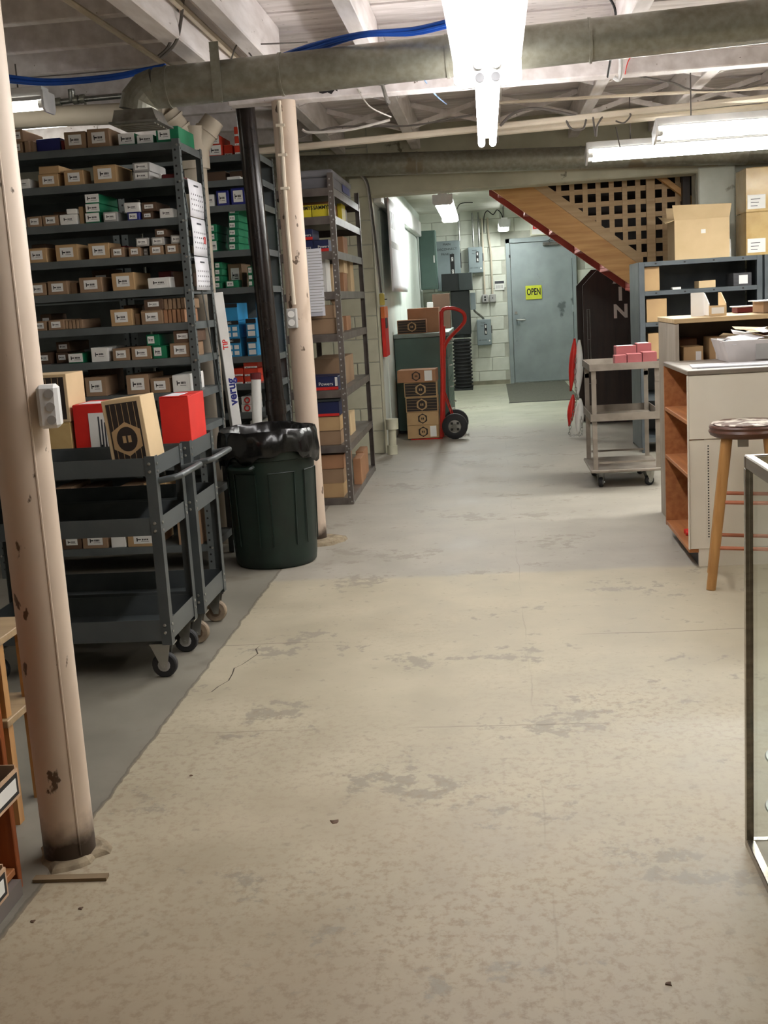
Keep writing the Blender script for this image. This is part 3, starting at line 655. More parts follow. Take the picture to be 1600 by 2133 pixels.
# ================================================================== BOXES
def bolt_print(x0, x1, z0, z1, y):
    b = MB(); w_ = x1-x0; h = z1-z0; q = lambda a, c, d, e: b.box(x0+w_*a, x0+w_*c, y-.0004, y, z0+h*d, z0+h*e)
    q(.16, .22, .28, .72); q(.22, .40, .44, .56)
    for i in range(4): q(.46+.09*i, .52+.09*i, .40, .60)
    q(.40, .84, .24, .28); return b
def carton(name, m, x0, x1, yf, dep, z0, z1, lab=None, labm=None, flaps=True, prt=True, yaw=0, tape=False):
    """body with closed top flaps; origin at its base; label and its print on the front"""
    cx, cy = (x0+x1)/2, yf+dep/2
    M = tr(cx, cy, 0) @ Matrix.Rotation(yaw, 4, 'Z'); hx, hy = (x1-x0)/2, dep/2
    b = MB(M).box(-hx, hx, -hy, hy, z0, z1-.003, jit=.0012)
    if flaps:
        b.box(-hx+.0005, hx-.0005, -hy-.0004, -.0015, z1-.003, z1, jit=.001); b.box(-hx+.0005, hx-.0005, .0015, hy, z1-.003, z1, jit=.001)
    o = b.build(name, m, bevel=.0015)
    if tape: MB(M).box(-.022, .022, -hy-.0008, hy, z1, z1+.0006).box(-.022, .022, -hy-.0012, -hy-.0006, z1-.05, z1).build('tape', CLEARP, o)
    if lab:
        a, c, e, f = lab; w_ = x1-x0; h = z1-z0
        l = MB(M).box(-hx+w_*a, -hx+w_*c, -hy-.0022, -hy-.0012, z0+h*e, z0+h*f).build('label', labm or WHITEC, o)
        if prt:
            pb = bolt_print(-hx+w_*a, -hx+w_*c, z0+h*e, z0+h*f, -hy-.0023); pb.v = [M @ v for v in pb.v]
            pb.build('print', BLACK, l)
    return o
LB = (.2, .8, .22, .82)
KIND = {   # material, colour words, label rectangle
 'br': (BROWN, 'brown carton with white label', LB), 'kr': (KRAFT, 'golden kraft carton with white label', LB), 'kt': (KRAFT, 'plain golden kraft carton', None),
 'wh': (WHITEC, 'white box', (.12, .88, .2, .85)), 'gy': (GREYC, 'pale grey box', (.12, .88, .2, .85)), 'gn': (GREEN, 'green box with white end', (.0, 1.0, .12, 1.0)),
 'bl': (BLUE, 'blue box', None), 'bw': (BLUE, 'blue box with white label', (.15, .8, .15, .85)), 'rd': (DRED, 'dark red box', None), 'dk': (DKBR, 'dark brown carton', (.2, .8, .3, .75)),
 'pl': (BROWN, 'plain brown carton', None), 'gb': (GREEN, 'green box with pale label', (.1, .62, .2, .85)), 'or': (ORED, 'orange-red box', (.05, .95, .0, .22)), 'ow': (ORED, 'orange-red box with cream front', (.12, .95, .08, .95)),
 'sk': (SKY, 'sky-blue lamp box', None), 'sm': (SKY, 'slim sky-blue lamp box', None), 'wl': (WHITEC, 'white box with red ring emblem', None), 'ye': (YEL, 'yellow box', None), 'po': (NAVY, 'navy box with red band', None), 'ob': (ORBR, 'orange-brown carton', None), 'tn': (TAN, 'tan carton', None), 'wp': (WHITEC, 'plain white box', None), 'dp': (DKBR, 'dark brown box', None)}
def fill(rows, z, yf, rackname, shelfname, group, dep=.3, cat='box'):
    """rows: (px0, px1, pytop, pybottom, kind, upper, back-shift); pixel extents give size, the shelf gives the base"""
    placed = []; out = []
    for r in rows:
        x0p, x1p, yt, yb, k, up, bk = r
        Y = yf+bk; a = at(x0p, (yt+yb)/2, Y); b = at(x1p, (yt+yb)/2, Y); h = (yb-yt)*Y/FPX*1.0
        zb = z+.0005
        if up:
            for (pa, pb, pz, pbk) in placed:
                if abs(pbk-bk) < .05 and min(b.x, pb)-max(a.x, pa) > .25*min(b.x-a.x, pb-pa): zb = max(zb, pz+.001)
        placed.append((a.x, b.x, zb+h, bk)); out.append((a.x, b.x, zb, zb+h, Y, k, up))
    n_ = len(out); deps = [min(dep-random.uniform(0, .04), yf+.425-q[4]) for q in out]
    for i in range(n_):
        for j in range(n_):
            a, b = out[i], out[j]
            if i == j or min(a[3], b[3])-max(a[2], b[2]) < .002 or min(a[1], b[1])-max(a[0], b[0]) <= 0: continue
            if b[4]-a[4] >= .08: deps[i] = min(deps[i], b[4]-a[4]-.006)
            elif abs(b[4]-a[4]) < .08 and (a[0]+a[1]) < (b[0]+b[1]):
                m_ = (a[1]+b[0])/2; out[i] = (a[0], m_-.0006)+a[2:]; out[j] = (m_+.0006, b[1])+b[2:]
    order = sorted(range(len(out)), key=lambda i: (out[i][0]+out[i][1])/2+out[i][2]*.01)
    objs = []
    for n, i in enumerate(order):
        x0, x1, z0, z1, Y, k, up = out[i]; m, words, lab = KIND[k]
        o = carton('cardboard_box', m, x0+.0006, x1-.0006, Y, deps[i], z0, z1, lab, prt=(z1-z0 > .035))
        T(o, '%s, %s from left, %s of %s' % (words, ORD[n+1], shelfname.replace('the ', ''), rackname.replace('the ', '')), cat, group)
        objs.append((i, o, out[i]))
    objs.sort(key=lambda t: t[0]); return objs
YA = AY0+.015
fill([(22, 46, 288, 310, 'br', 0, 0), (22, 47, 264, 288, 'br', 1, 0), (50, 60, 284, 307, 'pl', 0, 0), (62, 70, 282, 306, 'pl', 0, 0.02), (72, 124, 268, 296, 'bl', 0, .06), (126, 132, 280, 302, 'rd', 0, .05), (133, 178, 269, 303, 'br', 0, 0), (181, 228, 265, 301, 'br', 0, 0), (246, 280, 272, 296, 'gn', 0, .02), (285, 319, 277, 295, 'gn', 0, .02), (324, 372, 261, 292, 'gb', 0, .02)], AZ[0], YA, 'the tall left rack', 'the top', 'boxes on the tall left rack')
fill([(33, 61, 369, 388, 'wh', 0, 0), (80, 121, 360, 386, 'kr', 0, 0), (80, 123, 345, 360, 'kt', 1, 0), (133, 174, 352, 382, 'kr', 0, 0), (185, 196, 366, 378, 'wp', 0, .12), (194, 242, 343, 378, 'kr', 0, 0), (277, 312, 355, 372, 'gy', 0, 0), (276, 312, 337, 355, 'gy', 1, 0), (330, 336, 356, 367, 'wp', 0, .02), (337, 366, 358, 367, 'rd', 0, .02)], AZ[1], YA, 'the tall left rack', 'the second shelf', 'boxes on the tall left rack')
fill([(40, 53, 447, 466, 'wh', 0, 0), (56, 86, 445, 466, 'br', 0, 0), (50, 75, 425, 445, 'dk', 0, .2), (88, 121, 442, 464, 'br', 0, 0), (111, 137, 428, 462, 'dk', 0, .22), (124, 160, 442, 463, 'wh', 0, 0), (138, 160, 432, 442, 'wp', 1, 0), (163, 174, 425, 461, 'kt', 0, .03), (178, 207, 439, 459, 'gn', 0, 0), (178, 207, 421, 439, 'gn', 1, 0), (177, 206, 402, 421, 'gn', 1, 0), (214, 244, 434, 454, 'gy', 0, 0), (264, 290, 435, 451, 'bw', 0, 0), (258, 290, 416, 435, 'wh', 1, 0), (295, 318, 434, 450, 'dk', 0, .02), (294, 325, 416, 434, 'dk', 1, .02), (332, 360, 428, 447, 'wh', 0, 0)], AZ[2], YA, 'the tall left rack', 'the third shelf', 'boxes on the tall left rack')
fill([(55, 96, 508, 538, 'kr', 0, 0), (66, 97, 494, 536, 'dk', 0, .2), (115, 161, 502, 535, 'kr', 0, 0), (183, 227, 499, 531, 'kr', 0, 0), (224, 260, 493, 520, 'rd', 0, .2), (230, 258, 508, 529, 'br', 0, 0), (267, 294, 507, 526, 'br', 0, 0), (311, 339, 505, 524, 'br', 0, 0), (343, 371, 501, 521, 'br', 0, 0), (296, 308, 510, 526, 'gy', 0, .05), (282, 309, 490, 507, 'gy', 1, 0), (315, 341, 489, 505, 'gy', 1, 0), (355, 379, 484, 501, 'gy', 1, 0), (322, 346, 473, 489, 'dk', 1, 0)], AZ[3], YA, 'the tall left rack', 'the fourth shelf', 'boxes on the tall left rack')
fill([(60, 96, 586, 613, 'br', 0, 0), (99, 142, 582, 610, 'br', 0, 0), (145, 160, 583, 606, 'pl', 0, .05), (165, 212, 574, 605, 'br', 0, 0), (192, 228, 552, 600, 'dk', 0, .2), (233, 279, 566, 602, 'kr', 0, 0), (308, 354, 576, 598, 'wh', 0, 0), (330, 356, 556, 592, 'rd', 0, .2), (361, 384, 562, 594, 'dp', 0, .1)], AZ[4], YA, 'the tall left rack', 'the fifth shelf', 'boxes on the tall left rack')
fill([(70, 96, 665, 685, 'br', 0, 0), (84, 107, 648, 682, 'dk', 0, .2), (100, 133, 662, 683, 'br', 0, 0)] + [(135+7.5*i, 141.5+7.5*i, 663, 682, 'pl', 0, .02) for i in range(5)] + [(230, 277, 642, 677, 'kr', 0, 0), (258, 284, 630, 672, 'dk', 0, .2), (279, 292, 650, 674, 'pl', 0, .04), (294, 338, 644, 673, 'br', 0, 0), (300, 339, 622, 644, 'dk', 1, 0)] + [(341+9*i, 348.5+9*i, 643-i, 671-i, 'ob', 0, .02) for i in range(5)] + [(341+9*i, 348.5+9*i, 621-i, 643-i, 'pl', 1, .02) for i in range(5)], AZ[5], YA, 'the tall left rack', 'the sixth shelf', 'boxes on the tall left rack')
fill([(78, 106, 735, 760, 'dk', 0, .1), (117, 142, 735, 758, 'dk', 0, .12), (117, 146, 714, 735, 'dk', 1, .12), (143, 173, 738, 758, 'gn', 0, 0), (190, 226, 726, 756, 'wh', 0, 0), (235, 270, 728, 754, 'br', 0, 0), (274, 315, 724, 751, 'br', 0, 0), (318, 348, 721, 748, 'gb', 0, .01), (354, 397, 717, 747, 'br', 0, 0), (305, 332, 698, 721, 'gb', 1, .01), (361, 400, 692, 717, 'dk', 1, 0)], AZ[6], YA, 'the tall left rack', 'the seventh shelf', 'boxes on the tall left rack')
fill([(120, 165, 795, 838, 'br', 0, 0), (179, 222, 793, 834, 'br', 0, 0), (186, 232, 772, 830, 'dp', 0, .2), (264, 311, 787, 828, 'br', 0, 0), (314, 354, 795, 826, 'br', 0, 0), (360, 398, 788, 824, 'wh', 0, 0)], AZ[7], YA, 'the tall left rack', 'the eighth shelf', 'boxes on the tall left rack')
fill([(115, 150, 1012, 1040, 'br', 0, 0), (160, 200, 1015, 1038, 'dk', 0, 0), (250, 290, 1008, 1034, 'br', 0, 0), (300, 345, 1002, 1032, 'kr', 0, 0)], AZ[10], YA, 'the tall left rack', 'the low shelf', 'boxes on the tall left rack')
fill([(130, 170, 1116, 1147, 'dk', 0, 0), (172, 225, 1112, 1146, 'br', 0, 0), (232, 262, 1118, 1144, 'wp', 0, 0), (266, 330, 1112, 1142, 'kr', 0, 0), (370, 420, 1060, 1138, 'br', 0, 0)], AZ[11], YA, 'the tall left rack', 'the bottom shelf', 'boxes on the tall left rack')

# ---- rack B
YB = BY0+.02; GB = 'boxes on the narrow rack'
fill([(432, 462, 299, 321, 'ow', 0, 0), (466, 484, 297, 318, 'or', 0, .03), (424, 458, 281, 299, 'ow', 1, 0), (488, 503, 300, 317, 'or', 0, 0), (488, 503, 282, 300, 'or', 1, 0), (487, 502, 264, 282, 'or', 1, 0)], BZ[0], YB, 'the narrow rack', 'the top', GB)
fill([(430, 470, 352, 374, 'dp', 0, .1), (478, 520, 350, 370, 'dp', 0, .1), (472, 500, 363, 369, 'wp', 0, 0)], BZ[1], YB, 'the narrow rack', 'the second shelf', GB)
fill([(430, 446, 401, 425, 'wh', 0, 0), (451, 476, 394, 424, 'bw', 0, 0), (481, 512, 389, 422, 'bw', 0, 0)], BZ[2], YB, 'the narrow rack', 'the third shelf', GB)
fill([(438, 452, 503, 524, 'gn', 0, 0), (438, 452, 486, 503, 'gb', 1, 0), (437, 451, 470, 486, 'gb', 1, 0)] + [(476, 498, 508-14.5*i, 522-14.5*i, 'gb', 1 if i else 0, 0) for i in range(6)], BZ[3], YB, 'the narrow rack', 'the fourth shelf', GB)
fill([(447, 463, 586-13*i, 599-13*i, 'gb', 1 if i else 0, 0) for i in range(4)] + [(470, 496, 583, 598, 'gb', 0, 0), (475, 504, 541, 590, 'br', 0, .12), (517, 530, 582, 594, 'gb', 0, 0), (517, 530, 570, 582, 'gb', 1, 0), (516, 529, 554, 570, 'gb', 1, 0)], BZ[4], YB, 'the narrow rack', 'the fifth shelf', GB)
ob_ = fill([(462, 502, 706, 744, 'sk', 0, 0), (458, 498, 669, 706, 'sk', 1, 0), (455, 495, 634, 669, 'sk', 1, 0), (515, 536, 704, 742, 'sm', 0, 0), (513, 534, 665, 704, 'sm', 1, 0)], BZ[5], YB, 'the narrow rack', 'the sixth shelf', GB)
for i, o, (x0, x1, z0, z1, Y, k, up) in ob_:
    w_, h = x1-x0, z1-z0
    bx('black_band', BLACK, x0, x1, Y-.003, Y-.001, z1-h*.24, z1-h*.02, o)
    if i < 2:
        for a in (.32, .66):
            for c in (.1, .42): bx('lamp_picture', WHITEC, x0+w_*a, x0+w_*(a+.24), Y-.003, Y-.001, z0+h*c, z0+h*(c+.22), o)
        text('CEC', h*.16, tr(x0+w_*.5, Y-.0034, z1-h*.13) @ FRONT, WHITEC, 'lettering', o)
    elif i > 2:
        for c in (.08, .42): bx('lamp_picture', WHITEC, x0+w_*.15, x0+w_*.85, Y-.003, Y-.001, z0+h*c, z0+h*(c+.26), o)
fill([(474, 482, 784, 800, 'or', 0, .02), (483, 507, 784, 800, 'or', 0, 0), (483, 507, 768, 784, 'or', 1, 0), (509, 538, 784, 799, 'or', 0, 0), (508, 538, 768, 784, 'or', 1, 0), (507, 537, 752, 768, 'or', 1, 0)], BZ[6], YB, 'the narrow rack', 'the seventh shelf', GB)
for i, o, (x0, x1, z0, z1, Y, k, up) in fill([(503, 527, 841, 858, 'wl', 0, 0), (503, 527, 825, 841, 'wl', 1, 0), (478, 493, 838, 860, 'wp', 0, .1)], BZ[7], YB, 'the narrow rack', 'the eighth shelf', GB):
    if i < 2:
        c = Vector(((x0+x1)/2, Y-.002, (z0+z1)/2)); rr = (z1-z0)*.33
        MB().tube([c+Vector((rr*math.cos(R_(a)), 0, rr*math.sin(R_(a)))) for a in range(0, 360, 24)], .004, 5, True).build('ring_emblem', RED, o)
fill([(492, 518, 880, 905, 'wl', 0, 0), (522, 547, 866, 902, 'wh', 0, 0)], BZ[8], YB, 'the narrow rack', 'the ninth shelf', GB)

# ---- rack C (front end faces the camera)
YC = CY0+.03; GC = 'boxes on the end-on rack'
def cbox(px0, px1, yt, yb, k, shelf, words, up=0, dep=.4, bk=0., face=None):
    Y = YC+bk; z = CZ[shelf]+.001+up; a = at(px0, (yt+yb)/2, Y); b = at(px1, (yt+yb)/2, Y); h = (yb-yt)*Y/FPX
    o = carton('cardboard_box', KIND[k][0], a.x, b.x, Y, dep, z, z+h); T(o, words, 'box', GC); return o, a.x, b.x, z, z+h, Y
bn = empty('storage_tote', at(655, 384, YC)); T(bn, 'wide grey plastic tote with blue mark on top of the end-on rack', 'tote')
zt = CZ[0]+.001
bx('tub', mat('grey_tote_plastic', (118, 118, 124), .5), -1.29, -.965, YC+.02, YC+1.0, zt, zt+.07, bn, bevel=.006)
bx('lid', mat('grey_tote_lid', (138, 138, 144), .5), -1.3, -.962, YC+.01, YC+1.02, zt+.071, zt+.115, bn, bevel=.008)
bx('blue_mark', BLUE, -.9620, -.961, YC+.5, YC+.9, zt+.015, zt+.065, bn)
for i, (a, b) in enumerate(((612, 647), (648.5, 683))):
    o, x0, x1, z0, z1, Y = cbox(a, b, 413, 437, 'ye', 1, 'yellow SAMMYS box %s on the upper rack shelf' % ('nearer the column' if i == 0 else 'nearer the grey post'), dep=.3)
    text('SAMMYS', .034, tr((x0+x1)/2+.012, Y-.003, z1-.02) @ FRONT, BLACK, 'lettering', o, bold=.0006, sx=.85)
cbox(615, 684, 401, 437, 'ob', 1, 'orange-brown carton behind the two yellow boxes', dep=.5, bk=.33)
cbox(701, 711, 398, 437, 'ye', 1, 'narrow upright yellow box right of the grey post', dep=.2, bk=.75)
cbox(707, 714, 401, 436, 'wp', 1, 'narrow upright white box beside the yellow upright one', dep=.2, bk=1.02)
for a, b, t, bt, up, w_ in ((606, 651, 491, 515, 0, 'lower navy box with red band nearer the column'), (652, 684, 491, 515, 0, 'navy box with red band nearer the grey post'), (608, 650, 468, 490, .078, 'upper navy box with red band stacked on its twin')):
    o, x0, x1, z0, z1, Y = cbox(a, b, t, bt, 'po', 2, w_, up, dep=.3)
    bx('red_band', RED, x0, x1, Y-.003, Y-.0005, z0+.001, z0+.019, o)
    text('Powers', .024, tr(x0+(x1-x0)*.66, Y-.0036, z0+.031) @ FRONT, WHITEC, 'lettering', o)
cbox(703, 714, 478, 515, 'ob', 2, 'orange-brown carton at the aisle edge of the third shelf', dep=.25, bk=.7)
cbox(668, 680, 538, 604, 'wp', 3, 'tall white box on the fourth shelf of the end-on rack', dep=.2, bk=.05)
cbox(684, 694, 548, 604, 'tn', 3, 'tall tan box on the fourth shelf of the end-on rack', dep=.2, bk=.3)
cbox(706, 716, 560, 600, 'ob', 3, 'lower small orange-brown carton at the aisle edge', dep=.2, bk=.62)
cbox(706, 716, 530, 559, 'tn', 3, 'upper small tan carton at the aisle edge', .128, dep=.2, bk=.62)
cbox(722, 730, 532, 598, 'tn', 3, 'slim tan carton at the far aisle edge', dep=.2, bk=1.05)
cbox(642, 700, 655, 686, 'br', 4, 'lower brown carton under the hanging paper list', dep=.4)
o = cbox(645, 695, 627, 654, 'br', 4, 'open brown carton with raised flap under the paper list', .1, dep=.4)[0]
MB(tr(-1.014, YC+.2, CZ[4]+.183) @ Matrix.Rotation(R_(-25), 4, 'Y')).box(-.002, .002, -.18, .16, 0, .055).build('open_flap', BROWN, o)
cbox(708, 722, 655, 684, 'ob', 4, 'orange-brown carton at the aisle edge of the fifth shelf', dep=.25, bk=.7)
o, x0, x1, z0, z1, Y = cbox(640, 704, 778, 806, 'po', 5, 'blue box with red band on the sixth shelf', dep=.3)
bx('red_band', RED, x0, x1, Y-.003, Y-.0005, z0+.001, z0+.02, o); bx('barcode_label', WHITEC, x1-.02, x1-.003, Y-.003, Y-.0005, z0+.025, z1-.005, o)
text('Powers', .032, tr(x0+(x1-x0)*.6, Y-.0036, z0+.04) @ FRONT, WHITEC, 'lettering', o)
cbox(650, 716, 748, 806, 'br', 5, 'long brown carton behind the blue box on the sixth shelf', dep=.6, bk=.34)
o, x0, x1, z0, z1, Y = cbox(650, 706, 832, 863, 'po', 6, 'blue box with red band topping the two brown cartons', .192, dep=.32)
bx('red_band', RED, x0, x1, Y-.003, Y-.0005, z0+.001, z0+.018, o); bx('dark_lid', mat('dark_lid_plastic', (52, 60, 62), .5), x0-.03, x1+.01, Y-.01, Y+.3, z1+.001, z1+.016, o)
cbox(652, 708, 863, 892, 'kr', 6, 'upper plain brown carton under the blue box', .096, dep=.4)
cbox(655, 710, 893, 923, 'br', 6, 'lower plain brown carton on the seventh shelf', dep=.4)
cbox(718, 730, 862, 908, 'tn', 6, 'carton with torn tape at the aisle edge of the seventh shelf', dep=.3, bk=.5)
for i, (t, b, w_) in enumerate(((1006, 1037, 'lowest'), (975, 1005, 'second'), (944, 974, 'third'))):
    cbox(660, 716, t, b, ('kr', 'br', 'ob')[i], 7, '%s brown carton of the floor-level stack at the rack end' % w_, .0975*i, dep=.45)
for i in range(2):
    o = cbox(736+6*i, 752+6*i, 950-18*i, 1005-18*i, 'ob', 7, ('nearer' if i == 0 else 'farther') + ' taped carton at the aisle side of the bottom shelf', dep=.3, bk=.52+.34*i)[0]

# ---- paper things
cl = T(MB().box(at(632, 518, 7.44).x, at(668, 518, 7.44).x, 7.455, 7.458, 1.25, 1.675).build('price_list', PAPER), 'long white printed price list hanging on the rack end beside the column', 'paper')
for i in range(22): bx('print_line', GREYC, -1.148, -1.148+random.uniform(.07, .1), 7.4538, 7.4545, 1.655-.018*i-.004, 1.655-.018*i, cl)
MB().box(-1.15, -1.075, 7.448, 7.456, 1.245, 1.275).build('plastic_sleeve', glassmat('plastic_film', (235, 235, 238), .15), cl)
# calendar: three sheets on the end of the tall rack
ca = T(empty('wall_calendar', (-1.45, 5.9, 1.43)), 'three-month white calendar hung on the end of the tall rack', 'calendar')
for i, (z1, z0) in enumerate(((1.97, 1.79), (1.785, 1.60), (1.595, 1.43))):
    n = 6; pts = []
    for a in range(n):
        for bb in range(2):
            t = a/(n-1); pts.append((-1.452+.004*math.sin(math.pi*t), 5.74+.28*bb, z1+(z0-z1)*t))
    MB().grid(pts, n, 2).build('sheet', PAPER, ca, smooth=True, solid=.001)
    db = MB()
    for rr in range(4):
        for cc in range(6): db.box(-1.4462, -1.4457, 5.77+.042*cc, 5.778+.042*cc, z1-.075-.025*rr, z1-.067-.025*rr)
    db.box(-1.4482, -1.4477, 5.84, 5.93, z1-.03, z1-.022)
    db.build('date_print', INK, ca)['kind'] = 'stuff'
MB().tube([(-1.4455, 5.955+a, 1.685+b) for a, b in ((0, .012), (.026, .012), (.026, -.02), (0, -.02))], .0025, 4, True).build('red_marker', RED, ca)

# ---- white cardboard tubes leaning behind the trash can
def tubebox(p0, p1, w_, label, mt):
    p0 = Vector(p0); p1 = Vector(p1); d = (p1-p0); L_ = d.length; q = d.to_track_quat('Z', 'X').to_matrix().to_4x4()
    M = tr(*p0) @ q
    o = MB(M).box(-w_, w_, -w_, w_, 0, L_).build('carton_tube', mt, bevel=.003); T(o, label, 'tube'); return o, M, L_
p0 = Vector((-1.40, 6.3, .02)); p1 = Vector((-1.475, 6.26, 1.42))
o, M, L_ = tubebox(p0, p1, .027, 'long white square carton tube with blue lettering leaning on the tall rack', WHITEC)
# its printed side: the face turned most towards the camera
best = max(((M.to_3x3() @ Vector(v)).dot(-Vector((0, 1, 0))), v) for v in ((1, 0, 0), (-1, 0, 0), (0, 1, 0), (0, -1, 0)))[1]
nv = Vector(best); zv = Vector((0, 0, -1)); yv = nv.cross(zv)
TX = Matrix((zv, yv, nv)).transposed().to_4x4()
def on_tube(z): return M @ tr(*(nv*.0276)) @ tr(0, 0, z) @ TX
text('verug', .066, on_tube(.86) @ Matrix.Rotation(math.pi, 4, 'Z'), BLUE, 'lettering', o, bold=.002)
text('TIP', .04, on_tube(1.12) @ Matrix.Rotation(math.pi, 4, 'Z'), RED, 'lettering', o, bold=.001)
tb = T(MB().tube([(-1.355, 6.42, .45), (-1.33, 6.42, .935)], .028, 14).build('mailing_tube', WHITEC, smooth=True), 'white mailing tube with dark red cap behind the trash can', 'tube')
MB().cyl((-1.331, 6.42, .93), (-1.330, 6.42, .965), .031, n=14).build('cap', DRED, tb)
MB().cyl((-1.38, 6.42, .002), (-1.355, 6.42, .45), .028, n=14).build('lower_tube', WHITEC, tb)
# ================================================================== TRASH CAN
tc_ = T(empty('trash_can', (-1.195, 5.86, 0)), 'dark green round trash can lined with a black bag', 'trash can')
cc = Vector((-1.178, 5.865, 0))
MB().lathe([(.198, .0), (.211, .012), (.216, .05), (.226, .30), (.232, .56), (.246, .565), (.248, .60), (.246, .66), (.225, .66), (.215, .3), (.20, .02), (.0, .02)], cc, 40).build('body', CANG, tc_, smooth=True)
for s_ in range(4):
    t = R_(-90+(-75+50*s_)); n_ = Vector((math.cos(t), math.sin(t), 0)); u_ = Vector((-n_.y, n_.x, 0))
    b = MB()
    for k in (-1, 1):
        b.tube([cc+n_*.2165+u_*(.062*k)+Vector((0, 0, .12)), cc+n_*.2245+u_*(.068*k)+Vector((0, 0, .5))], .0035, 5)
    b.tube([cc+n_*.2245-u_*.068+Vector((0, 0, .5)), cc+n_*.2315+Vector((0, 0, .5)), cc+n_*.2245+u_*.068+Vector((0, 0, .5))], .0035, 5)
    b.build('moulded_rib', CANG, tc_)
for k in (-1, 1): MB(tr(*cc) @ Matrix.Rotation(R_(65), 4, 'Z')).tube(sm([Vector((.235*k, -.07, .54)), Vector((.262*k, -.05, .53)), Vector((.262*k, .05, .53)), Vector((.235*k, .07, .54))]), .012, 6).build('handle', CANG, tc_, smooth=True)
rng = random.Random(3); ph = [rng.uniform(0, 6.28) for _ in range(8)]
def bagw(t, k):
    a = (.004, .003, .003, .003, .002, .002, .002, 0)[min(k, 7)]
    return a*(math.sin(9*t+ph[0]+k*.7)+.8*math.sin(17*t+ph[1]-k*.9)+.7*math.sin(26*t+ph[2]+k)) + .008*math.sin(2*t+ph[3])*(k < 4)
b = MB(); n = 96; prof = [(.262, .565), (.268, .60), (.266, .645), (.262, .69), (.25, .712), (.238, .70), (.226, .62), (.216, .45)]
vs = []
for k, (r_, h) in enumerate(prof):
    for i in range(n):
        t = 2*math.pi*i/n; q = r_+bagw(t, k)
        hh = h + (.018*math.sin(2*t+ph[4])+.012*math.sin(5*t+ph[5])+.008*math.sin(11*t+ph[6]))*(1.7 if k == 0 else .25 if k < 5 else .2)
        vs.append(cc+Vector((q*math.cos(t), q*math.sin(t), hh)))
b.add(vs, [(k*n+i, k*n+(i+1) % n, (k+1)*n+(i+1) % n, (k+1)*n+i) for k in range(len(prof)-1) for i in range(n)])
b.build('bag_liner', BAG, tc_, smooth=True, solid=.0015)

# ================================================================== GREY SERVICE CARTS
def caster(par, c, r, fixed, tyre, hubm, w_=.03, yaw=0):
    x, y = c; M = tr(x, y, 0) @ Matrix.Rotation(yaw, 4, 'Z')
    wh = MB(M).lathe([(r*.45, -w_/2), (r*.9, -w_/2), (r, -w_/3), (r, w_/3), (r*.9, w_/2), (r*.45, w_/2)], (0, 0, r), 22, 'y').build('wheel', tyre, par, smooth=True)
    MB(M).cyl((0, -w_/2-.002, r), (0, w_/2+.002, r), r*.5, n=14).build('hub', hubm, wh)
    b = MB(M)
    for s_ in (-1, 1):
        yy = s_*(w_/2+.006)
        b.prism([(-.045, r*2+.035), (.03, r*2+.035), (.014, r*.8), (-.006, r*.8)], 'y', yy-.0015, yy+.0015)
    b.box(-.045, .045, -w_/2-.012, w_/2+.012, r*2+.033, r*2+.038).cyl((0, -w_/2-.012, r), (0, w_/2+.012, r), .006, n=8)
    b.build('caster_fork', BOLT if fixed else GALVL, par)
def service_cart(label, x0, x1, y0, y1, tyres):
    c = T(empty('service_cart', ((x0+x1)/2, (y0+y1)/2, 0)), label, 'cart')
    for (x, y, sx, sy) in ((x0, y0, 1, 1), (x1, y0, -1, 1), (x0, y1, 1, -1), (x1, y1, -1, -1)):
        w_, t = .038, .003
        MB().prism([(x, y), (x+sx*w_, y), (x+sx*w_, y+sy*t), (x+sx*t, y+sy*t), (x+sx*t, y+sy*w_), (x, y+sy*w_)], 'z', .13, .828).build('leg', CARTG, c)
        bb = MB()
        for z in (.80, .772, .585, .557, .205, .177):
            bb.lathe([(.0065, 0), (.005, -.003), (0, -.004)], (x+sx*.022, y, z), 8, 'y'); 
            bb.add([], [])
            bb.cyl((x-sx*.003, y+sy*.022, z), (x, y+sy*.022, z), .0055, n=8)
        bb.build('leg_bolts', BOLT, c)['kind'] = 'stuff'
    for zt, h, nm in ((.822, .065, 'top_tray'), (.605, .065, 'middle_tray'), (.225, .08, 'bottom_tray')):
        e = .0032; zb = zt-h
        MB().box(x0+e, x1-e, y0+e, y1-e, zb, zb+.002).box(x0+e, x1-e, y0+e, y0+e+.002, zb+.002, zt).box(x0+e, x1-e, y1-e-.002, y1-e, zb+.002, zt)\
            .box(x0+e, x0+e+.002, y0+e, y1-e, zb+.002, zt).box(x1-e-.002, x1-e, y0+e, y1-e, zb+.002, zt).build(nm, CARTG, c)
    MB().tube([(x1+.001, y0+.03, .735), (x1+.06, y0+.03, .745), (x1+.075, y0+.045, .748), (x1+.075, y1-.045, .748), (x1+.06, y1-.03, .745), (x1+.001, y1-.03, .735)], .012, 10).build('handle', CARTG, c, smooth=True)
    for i, y in enumerate((y0+.035, y1-.035)):
        caster(c, (x1-.045, y), .047, i == 0, tyres[i][0], tyres[i][1]); caster(c, (x0+.06, y), .047, True, tyres[i][0], tyres[i][1])
    return c
TANW = mat('tan_wheel', (150, 134, 112), .6, c2=(110, 92, 74), scale=20)
HUBB = mat('brown_hub', (92, 74, 56), .6)
service_cart('nearer grey three-shelf service cart beside the left column', -1.96, -1.208, 3.955, 4.33, ((RUBBER, GREYC), (RUBBER, GREYC)))
service_cart('farther grey three-shelf service cart beside the trash can', -1.94, -1.19, 4.375, 4.76, ((TANW, HUBB), (TANW, HUBB)))

